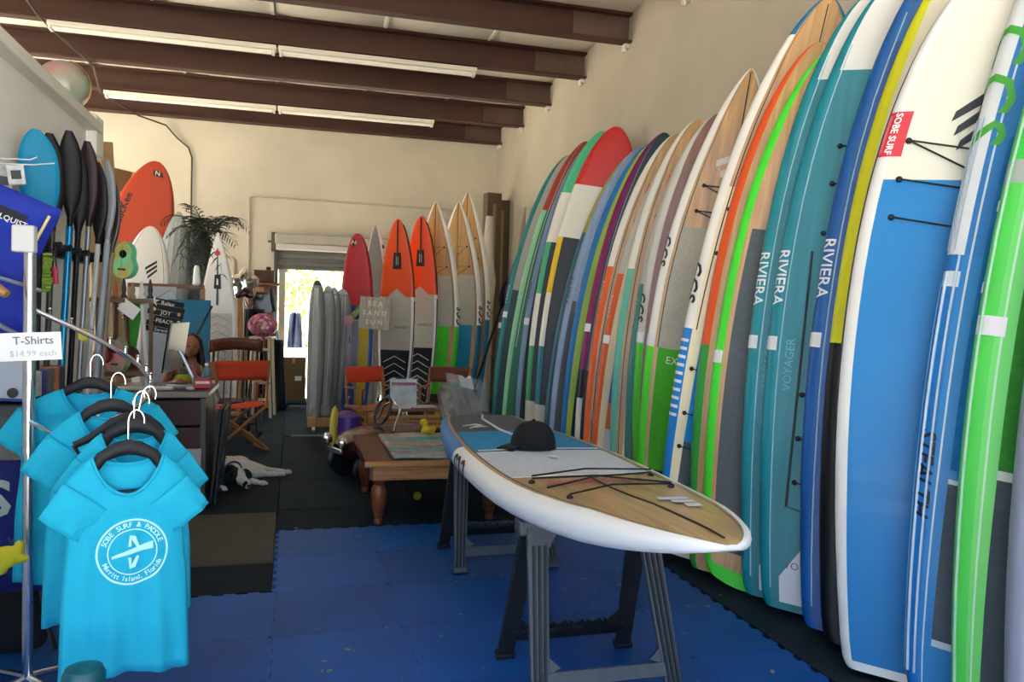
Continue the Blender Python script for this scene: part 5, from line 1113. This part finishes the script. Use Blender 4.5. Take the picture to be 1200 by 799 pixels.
# blue display panel and wooden rail behind the desk
q = at(221, 405, 9.3); bp_ = thing('blue_panel', 'sea blue foam board panel standing behind the desk', 'panel', (q.x, 9.3, .014))
MB().box((0, 0, .78), (.44, .03, 1.56), rot=(R(-2), 0, 0)).build('panel', mat('#1c6f93', .7, noise=(5, .2)), bp_, bevel=.006); MB().tube([(.24, -.05, 1.5), (-.24, -.03, .5)], .012, 8).build('diagonal_bar', mat('#1a2530', .5), bp_)
lp_ = thing('pale_panel', 'pale grey panel standing behind the ukuleles', 'panel', (at(180, 400, 9.2).x, 9.5, .014)); MB().box((0, 0, .85), (.36, .04, 1.7), rot=(R(-2), 0, 0)).build('panel', mat('#a9adb6', .6), lp_, bevel=.006); MB().tube([(.2, -.04, 0), (.2, -.04, 1.5)], .02, 10).build('side_pole', STEEL, lp_)
q = at(203, 335, 9.6); rl = thing('board_rack_rail', 'brown wooden rack rail holding the boards behind the desk', 'rack', (q.x-.08, 9.68, .014))
MB().box((0, 0, q.z-.014), (.80, .04, .045)).build('rail', mat('#7a5138', .6, wood=((30, 4, 4), .3), key='rail'), rl, bevel=.004)
for s in (-1, 1): MB().box((s*.38, .02, (q.z-.03)/2), (.05, .04, q.z-.03)).build('post', mat('#9a7a58', .6), rl, bevel=.004)
MB().lathe([(.02, 0), (.045, .02), (.03, .2), (.02, .23)], n=12).build('white_buoy', WHITE, loc=(q.x+.33, 9.62, q.z+.0-.02)) and None
tag(bpy.data.objects['white_buoy'], 'pale buoy cone standing against the wooden rack rail', 'buoy'); bpy.data.objects['white_buoy'].location = (q.x+.24, 9.625, q.z+.008)

# ------------------------------------------------------------------ palm
q = at(243, 266, 10.2); pm_ = thing('palm_plant', 'dark green palm with drooping fronds above the wrapped boards', 'plant', (q.x, 10.2, .014))
FR = mat('#1d2a1c', .6, noise=(8, .35)); top = q.z-.014-.12
MB().lathe([(.16, 0), (.2, .05), (.22, .34), (.2, .36)], n=18).build('pot', mat('#5a3a28', .7), pm_); MB().tube([(0, 0, .3), (.02, 0, top*.5), (0, 0, top)], .035, 8).build('trunk', mat('#4a3c2a', .9, bump=(40, .5)), pm_)
rn = random.Random(3)
for k in range(25):
    a = 2*PI*k/18+rn.uniform(-.15, .15) if k < 18 else R(rn.uniform(190, 290)); ln_ = rn.uniform(.42, .62); drop = rn.uniform(.15, .75) if math.cos(a) < .5 and math.sin(a) < .3 else rn.uniform(.0, .3); rise = rn.uniform(.15, .5)
    ln_ *= 1.0 if math.sin(a) < .5 else .7
    if k >= 18: drop = rn.uniform(.5, .95); rise = rn.uniform(.05, .2); ln_ *= .45
    elif math.sin(a) < .2: ln_ *= .72
    P = []
    for i in range(13):
        t_ = i/12; r_ = ln_*t_; P.append(Vector((r_*math.cos(a), r_*math.sin(a), top+rise*math.sin(PI*.62*t_)*.8-drop*t_*t_)))
    b = MB(); b.tube(P, [.008*(1-.8*i/12) for i in range(13)], 5)
    for i in range(2, 13):
        d = (P[i]-P[i-1]).normalized(); sd = d.cross(Vector((0, 0, 1))).normalized()
        for s in (-1, 1):
            l = .20*(math.sin(PI*(i/13)**.8)+.25)*rn.uniform(.8, 1.15); e = P[i]+d*l*.55+sd*s*l*.75-Vector((0, 0, l*.28)); mi = (P[i]+e)/2+Vector((0, 0, .015)); wv = d*.011
            b.add([P[i], mi+wv, e, mi-wv], [(0, 1, 2, 3)])
    b.build('frond', FR, pm_)

# ------------------------------------------------------------------ back left corner: cabinet, balloons, stool, box
cx_ = at(309, 330, 12.6)
cab = thing('display_cabinet', 'warm brown wooden cabinet with glass door by the back wall', 'cabinet', (cx_.x-.02, 12.95, .014))
CW = mat('#7a4a26', .45, wood=((4, 4, 20), .3), key='cab')
MB().box((0, .05, .92), (.42, .3, 1.84)).build('carcass', CW, cab, bevel=.006); MB().box((0, -.02, 1.86), (.5, .4, .04)).build('cornice', CW, cab, bevel=.01)
for z, h in ((1.42, .74), (.5, .8)):
    d = thing('cabinet_door', None, None); d.parent = cab
    for x, zz, w, hh in ((-.165, z, .05, h), (.165, z, .05, h), (0, z+h/2-.03, .34, .06), (0, z-h/2+.03, .34, .06)): MB().box((x, -.11, zz), (w, .025, hh)).build('door_frame', CW, d, bevel=.004)
    MB().box((0, -.105, z), (.3, .008, h-.1)).build('pane', mat('#1d1713', .08, coat=.5), d); MB().ell((.13, -.13, z), .012, n=8).build('knob', mat('#b08a4a', .3, .8), d)
o = tag(MB().box((0, 0, .09), (.30, .24, .18)).build('wooden_box', mat('#4a2c1c', .6), loc=(cx_.x, 12.9, 1.9), bevel=.008), 'dark wooden box on top of the cabinet', 'box'); MB().box((0, -.0, .182), (.31, .25, .012)).build('lid', mat('#5a3826', .6), o)
o = tag(MB().lathe([(.035, 0), (.04, .02), (.03, .05)], n=14).build('small_jar', BLACK, loc=(cx_.x+.06, 12.9, 2.095)), 'small black jar on the wooden box', 'jar')
# silver balloon
q = at(287, 333, 11.2); bl = thing('foil_balloon', 'silver star shaped foil balloon hovering near the cabinet', 'balloon', q, R(10))
P = []; 
b = MB(); n = 30
ring = [(.2 if i % 6 == 0 else .2-.055*min(i % 6, 6-i % 6)/3)*1.0 for i in range(n)]
for s in (1, -1):
    b.grid(lambda u, v, s=s: (ring[int(round(u*n)) % n]*math.sin(2*PI*u)*v, s*.075*(1-v*v)**.6, ring[int(round(u*n)) % n]*math.cos(2*PI*u)*v*1.15), n, 7, closeu=True)
b.build('envelope', mat('#c9c4bd', .12, 1.0, bump=(14, .5)), bl)
MB().tube([(0, 0, -.2), (.01, 0, -.26), (.03, 0, -.31)], [.012, .03, .02], 8, flat=.4).build('tail', mat('#a9a6a2', .2, 1.0), bl); MB().tube([(.02, 0, -.28), (.0, .02, -.6), (.03, .03, -q.z+.03)], .002, 5).build('ribbon', mat('#c9c4bd', .3), bl)
q = at(308, 381, 10.9); pk = thing('patterned_balloon', 'round pink flower patterned balloon below the cabinet', 'balloon', q)
pkm = mat('#c56a86', .45, noise=(22, .9), key='pinkfl', dark='#7a2c48'); MB().ell((0, 0, 0), (.19, .12, .155), n=24).build('envelope', pkm, pk); MB().tube([(0, 0, -.15), (.01, 0, -.19)], [.015, .03], 8).build('neck', pkm, pk)
MB().tube([(.01, 0, -.19), (.02, .02, -.5), (0, .04, -q.z+.03)], .002, 5).build('ribbon', mat('#c9a4b4', .4), pk)
for k in range(14): MB().ell((.15*math.cos(k*2.4)*(k+2)/16, -.119*(1-((k+2)/18)**2)**.5, .12*math.sin(k*2.4)*(k+2)/16), (.028, .006, .026), n=8).build('flower_print', mat(('#e8c3cf', '#d98f4a', '#f0dfe2')[k % 3], .5), pk)
# wooden post, white ladder stool, dark clothes
q = at(281, 400, 11.6); po = thing('timber_post', 'pale timber post standing beside the white shortboard', 'post', (q.x, 11.6, .014)); MB().box((0, 0, .95), (.07, .07, 1.9)).build('post', PINE, po, bevel=.005); MB().box((0, 0, .02), (.2, .2, .04)).build('base', PINE, po, bevel=.004); MB().box((.05, 0, 1.75), (.5, .05, .06)).build('cross_arm', PINE, po, bevel=.004)
q = at(307, 420, 11.4); ls = thing('step_stool', 'cream painted step stool with open rungs beside the doorway', 'stool', (q.x, 11.45, .014), R(-8)); CR = mat('#cdbb98', .6)
for sx in (-1, 1):
    for y in (-.14, .14): MB().tube([(sx*.15, y*1.2, 0), (sx*.11, y, 1.08)], .02, 8).build('leg', CR, ls)
for z in (.25, .48, .71, .93): MB().box((0, -.15-.01, z), (.27, .03, .035)).build('rung', CR, ls, bevel=.004)
MB().box((0, 0, 1.09), (.3, .34, .03)).build('top', CR, ls, bevel=.006)
def draped(label, cat, name, q, w, h, m, sd):
    b = MB(); b.grid(lambda u, v: ((2*u-1)*w/2*(.7+.3*v), .035*math.sin(9*u+sd+2*v)+.02*math.sin(17*u), -h*v), 20, 14); o = b.build(name, m, loc=q); o.modifiers.new('s', 'SOLIDIFY').thickness = .012
    MB().tube([(0, .02, -.02), (0, .02, .03), (.02, .02, .05)], .004, 6).build('hook', STEEL, o); return tag(o, label, cat)
draped('black wetsuit hanging between timber post and step stool', 'wetsuit', 'wetsuit', at(295, 362, 11.75), .26, 1.35, mat('#141416', .9, noise=(8, .3)), 1)
draped('black jackets hanging by the step stool and doorway', 'jacket', 'jacket', at(322, 398, 12.2), .34, 1.05, mat('#17181b', .85, noise=(8, .4)), 2)
tp2 = at(318, 338, 12.6); paddle('black bladed paddle with blue shaft leaning beside the doorway', tp2, (at(333, 412, 12.4).x+.05, 12.4, .03), CARB, mat('#2a7fb0', .4), bw=.06, blade_L=.36, turn=0)
bpy.data.objects[[o.name for o in bpy.data.objects if o.get('label', '').startswith('black bladed paddle with blue shaft')][0]]['group'] = 'paddles'
# low dark platform, cardboard box, dark grey mat strip
q = onz(345, 470); pf_ = thing('low_platform', 'low dark blue platform inside the back doorway', 'platform', (.35, 12.75, .014)); MB().box((0, 0, .06), (1.1, .7, .04)).build('deck', mat('#1a2c4e', .6), pf_, bevel=.006)
for sx in (-1, 1): MB().box((sx*.45, 0, .02), (.08, .6, .04)).build('runner', mat('#14181e', .7), pf_)
bx = at(344, 434, 12.75); cbx = thing('cardboard_box', 'tall brown cardboard box standing in the back doorway', 'box', (bx.x, 12.75, .096)); MB().box((0, 0, .33), (.36, .36, .66)).build('carton', mat('#6e5436', .85, noise=(5, .12)), cbx, bevel=.004)
MB().box((0, -.182, .62), (.05, .003, .08)).box((0, 0, .662), (.05, .36, .003)).build('packing_tape', mat('#a58c60', .35), cbx); MB().box((.07, -.182, .35), (.1, .003, .07)).build('shipping_label', PAPER, cbx); MB().box((.03, -.1815, .5), (.12, .002, .03)).build('green_print', mat('#4a6a4a', .7), cbx)
tag(MB().box((0, 0, .25), (.2, .2, .5)).build('white_bin', mat('#cfcdc6', .6), loc=(bx.x+.33, 12.8, .096), bevel=.03), 'white plastic bin beside the cardboard box', 'bin')
# hung apron in the doorway, hoop cord
q = at(346, 366, 14.3); draped('dark blue apron hanging outside the back doorway', 'apron', 'apron', q, .26, .62, mat('#1d2a4a', .8), 3)
hp = thing('clothes_line', 'thin bent pole and line outside the back doorway', 'pole', (q.x, 14.35, -.05))
MB().tube([(-.45, 0, 0), (-.45, 0, 1.5), (-.38, 0, 1.85), (-.1, 0, 2.05), (.3, 0, 2.12), (1.2, 0, 2.15)], .012, 8).build('pole', mat('#6b6a62', .5, .4), hp); MB().tube([(.06, 0, 2.1), (.05, 0, 1.5)], .004, 6).build('line', DGREY, hp)

# ------------------------------------------------------------------ wrapped boards on a dolly
dl = thing('board_dolly', 'low pale timber dolly carrying the plastic wrapped boards', 'dolly', (.72, 10.25, .014))
MB().box((0, -.32, .12), (1.05, .06, .11)).build('side_beam', PINE, dl, bevel=.005); MB().box((0, .32, .12), (1.05, .06, .11)).build('side_beam', PINE, dl, bevel=.005)
for k in range(4): MB().box((-.45+.3*k, 0, .16), (.14, .58, .03)).build('deck_slat', PINE, dl, bevel=.004)
for sx in (-1, 1):
    for sy in (-1, 1): MB().lathe([(.02, -.02), (.035, -.018), (.035, .018), (.02, .02)], n=14, M=Matrix.Translation((sx*.45, sy*.32, .035)) @ Matrix.Rotation(R(90), 4, 'Y')).build('caster', mat('#c9c6bf', .5), dl)
for k, (px, py, tl, lab) in enumerate(((370, 328, 2, 'board in grey plastic with dark round top, outermost on the dolly'), (383, 334, 4, 'board in crinkled clear plastic second on the dolly'), (391, 336, 5, 'plastic wrapped board with pale print on the dolly'), (400, 338, 8, 'broad silver wrapped board beside the red nosed surfboard'))):
    q = at(px, py, 10.2+.05*k); L_ = (q.z-.2)
    b = Board('wrapped_board', lab, 'surfboard', L_, W=.21 if k < 3 else .3, T=.13 if k == 0 else .1, wt=.8, base='#80847e', zones=[('D', 0, 1, 'd:#959993'), ('A', .96, 1, '#3a3d3c' if k == 0 else '#b0b4b0')], group='wrapped boards on the dolly', p=4, q=.5).pose(q.x-.02*k, 10.02+.14*k, 1, tl*.4, 15, z0=.19)  # paler streaked deck colour paints in the highlights on the plastic
    for j in range(4): b.line([(.03+.02*j, .1+.25*j), (.5, .15+.22*j), (.94, .1+.25*j)], .007, '#c8ccc8', name='plastic_fold')
    if k == 2: b.across('5', .93, .5, .12, '#e8e8e4')
# paddle with blue blade in front of the yellow board, wooden sign
q0, q1 = at(404, 375, 10.15), at(407, 488, 10.15); t = thing('kneeboard_paddle', 'lavender paddle with patterned green grip and blue blade downwards', 'paddle', (q1.x, 10.15, .2))
LAV = mat('#8f86a0', .5); h_ = q0.z-.2
MB().prism([(-.035, .3), (.035, .3), (.03, h_), (-.03, h_)], -.015, .015).build('shaft', LAV, t, bevel=.006); b = MB(); b.prism([(-.03, .0), (.03, .0), (.07, .06), (.075, .3), (.03, .42), (-.03, .42), (-.075, .3), (-.07, .06)], -.018, .012); b.build('blade', mat('#123a80', .4), t, bevel=.006)
MB().lathe([(.001, -.02), (.06, -.018), (.06, .018), (.001, .02)], n=18, M=Matrix.Translation((-.01, 0, h_)) @ Matrix.Rotation(R(90), 4, 'X')).build('round_joint', mat('#c4808a', .5), t)
MB().prism([(-.03, h_+.02), (.03, h_-.03), (.21, h_+.2), (.15, h_+.24)], -.017, .017).build('grip', mat('#9aa85a', .6, noise=(22, .6), dark='#4a7a52'), t, bevel=.006); MB().prism([(.001, h_-.28), (.012, h_-.28), (.012, h_-.2), (.001, h_-.2)], -.018, -.014).build('slot', BLACK, t)
star(t, .0, .22, .035, mat('#c9d4e8', .5), y=-.016)
q = at(439, 367, 10.0); ws = thing('wooden_sign', 'grey washed plank sign reading SEA SAND SUN among the surfboards', 'sign', q, R(-3)); ws.rotation_euler = (0, R(3), R(-3))
for k in range(5): MB().box((-.15+.075*k, 0, 0), (.072, .016, .40)).build('plank', mat('#bdb2a0', .8, wood=((40, 4, 4), .25), key='wplank'), ws, bevel=.002)
for st, z in (('S E A', .115), ('S A N D', .0), ('S U N', -.115)): lettering(ws, st, .085, (0, -.009, z), (1, 0, 0), (0, 0, 1), mat('#e9e5dc', .8), bold=.015)
MB().tube([(-.1, 0, .19), (0, .02, .3), (.1, 0, .19)], .003, 5).build('cord', mat('#8a7a60', .8), ws)
MB().tube([(.06, .02, -q.z+.03), (0, .02, .18)], .012, 8).build('hanging_pole', mat('#8a8176', .6), ws)

# ------------------------------------------------------------------ cardboard tubes and black paddle in the back right corner, cartons at left
for k, (px, py, w, lab) in enumerate(((579, 227, .24, 'tall brown cardboard carton in the corner behind the wood nosed boards'), (598, 236, .26, 'wider brown cardboard carton beside the navy board'))):
    q = at(px, py, 12.3+.3*k); o = tag(MB().box((0, 0, q.z/2), (w, .2, q.z)).build('tall_carton', mat('#5c4c3a', .85, noise=(4, .12)), loc=(q.x-.14*k, 12.4+.3*k, .0145), rot=(0, 0, R(8)), bevel=.006), lab, 'box', 'tall cartons in the corner')
    MB().box((0, -.101, q.z*.6), (.05, .003, q.z*.7)).build('packing_tape', mat('#8a7658', .4), o)
q = at(577, 262, 11.9); wr = thing('wrapped_roll', 'long white wrapped roll standing before the cardboard cartons', 'roll', (q.x-.05, 11.95, .014))
b = MB(); b.tube([(0, 0, 0), (0, 0, 1.5), (.02, 0, 2.0), (.0, 0, 2.35), (.02, 0, q.z+.1)], [.09, .1, .12, .09, .06], 14); b.build('wrapping', mat('#b9b4a8', .6, bump=(15, .5)), wr); MB().tube([(.0, 0, 1.5), (.0, 0, 1.53)], .105, 14).build('binding', mat('#8a857a', .6), wr)
q = at(607, 250, 11.2); tag(MB().tube([(q.x+.02, 11.2, .02), (q.x-.02, 11.2, 1.6), (q.x+.12, 11.25, q.z+.1)], [.08, .09, .02], 8, flat=.4).build('plastic_sleeve', mat('#a89f90', .3, bump=(12, .6))), 'crinkled beige plastic sleeve standing beside the teal board', 'sleeve')
a_, f_ = at(596, 332, 9.9), at(556, 455, 9.3); d_ = f_-a_; ft_ = a_+d_*((a_.z-.05)/(a_.z-f_.z))
paddle('black paddle leaning slantwise between the two groups of boards', a_+Vector((0, 0, .0)), ft_, CARB, CARB, blade_L=.4, bw=.06, turn=R(40))
for k, (px, py, w, h, rr, Y, lab) in enumerate(((126, 172, .26, 1, -4, 8.6, 'tall brown carton leaning beyond the partition end'), (152, 216, .5, .3, 8, 12.0, 'dark brown carton topmost behind the paddles'), (146, 252, .45, .5, -6, 11.6, 'tan carton under the dark brown one behind the paddles'))):
    q = at(px, py, Y)
    if k == 0: h = q.z; q.z = h/2+.02
    o = tag(MB().box((0, 0, 0), (w, .3, h)).build('cardboard_carton', mat(('#9a7c54', '#7a5a36', '#8f6f48')[k], .85, noise=(4, .1)), loc=q, rot=(0, R(rr), R(20)), bevel=.004), lab, 'box', 'cartons beyond the partition')
    MB().box((0, -.151, 0), (.04, .002, h*.95)).build('packing_tape', mat('#b59a6a', .4), o)
q = at(140, 290, 11.95); rk2 = thing('storage_rack', 'steel storage rack carrying cartons beyond the partition', 'rack', (q.x, 12.0, .014)); zt2 = at(150, 278, 11.9).z
MB().box((0, 0, zt2-.03), (.75, .5, .03)).build('shelf', DGREY, rk2)
for sx in (-1, 1):
    for sy in (-1, 1): MB().box((sx*.35, sy*.22, zt2/2), (.04, .04, zt2)).build('upright', DGREY, rk2)
MB().box((0, 0, .9), (.75, .5, .03)).build('shelf', DGREY, rk2)

# teal bottle cap end at the lower left, little leaves on the mats
q = at(98, 815, 2.3); tbm = thing('shaker_bottle', 'dark teal bottle with pale blue lid below the printed T-shirt', 'bottle', (q.x, q.y, .016)); zz = q.z+.05
MB().lathe([(.04, 0), (.045, .01), (.045, zz-.06), (.05, zz-.04)], n=18).build('body', mat('#9fc4d6', .4), tbm); MB().lathe([(.052, zz-.05), (.054, zz-.01), (.045, zz+.01), (.02, zz+.016)], n=18).build('lid', mat('#12525e', .35), tbm)
rn = random.Random(11); b = MB()
for i in range(150):
    x, y = rn.uniform(-.05, 2.3), rn.uniform(2.3, 5.6); a = rn.uniform(0, 6.3); l = rn.uniform(.008, .022); w = l*rn.uniform(.3, .6); z = .018
    c_, s_ = math.cos(a), math.sin(a); f2 = lambda u, v, h: (x+u*c_-v*s_, y+u*s_+v*c_, z+h)
    b.add([f2(-l, 0, .001), f2(0, w, .004), f2(l, 0, .002), f2(0, -w, .001)], [(0, 1, 2, 3)])
tag(b.build('leaf_litter', mat('#8d8a7c', .9), smooth=False), 'tiny pale leaf scraps scattered over the blue floor mats', 'leaves', kind='stuff')

# ------------------------------------------------------------------ trees outside the back door
LEAF = mat('#8d9a45', .7, noise=(3, .35), key='leaf'); rn = random.Random(5)
LEAF.node_tree.nodes['Principled BSDF'].inputs['Subsurface Weight'].default_value = 0
for k, (x, y, h, r_) in enumerate(((-.9, 19.0, 4.6, 1.5), (1.2, 18.6, 4.4, 1.5), (3.2, 19.2, 5.0, 1.7), (-3.2, 19.5, 5.0, 1.7))):
    t = thing('tree', 'bright leafy tree standing in the yard beyond the back doorway', 'tree', (x, y, -.05), 0, 'trees behind the shop')
    MB().tube([(0, 0, 0), (.05, 0, h*.4), (0, 0, h*.75)], [.12, .09, .04], 8).build('trunk', mat('#6a5a44', .9), t)
    b = MB()
    for i in range(1900):
        u = Vector((rn.gauss(0, 1), rn.gauss(0, 1), rn.gauss(0, 1))).normalized()*rn.uniform(.35, 1)**.5; p = Vector((u.x*r_, u.y*r_, h*.56+u.z*h*.5)); s = rn.uniform(.05, .11)
        d = Vector((rn.gauss(0, 1), rn.gauss(0, 1), rn.gauss(0, 1))).normalized(); e = d.cross(Vector((.3, .2, 1))).normalized()
        b.add([p-d*s, p+e*s*.5, p+d*s, p-e*s*.5], [(0, 1, 2, 3)])
    o = b.build('foliage', LEAF, t, smooth=False); o['kind'] = 'stuff'
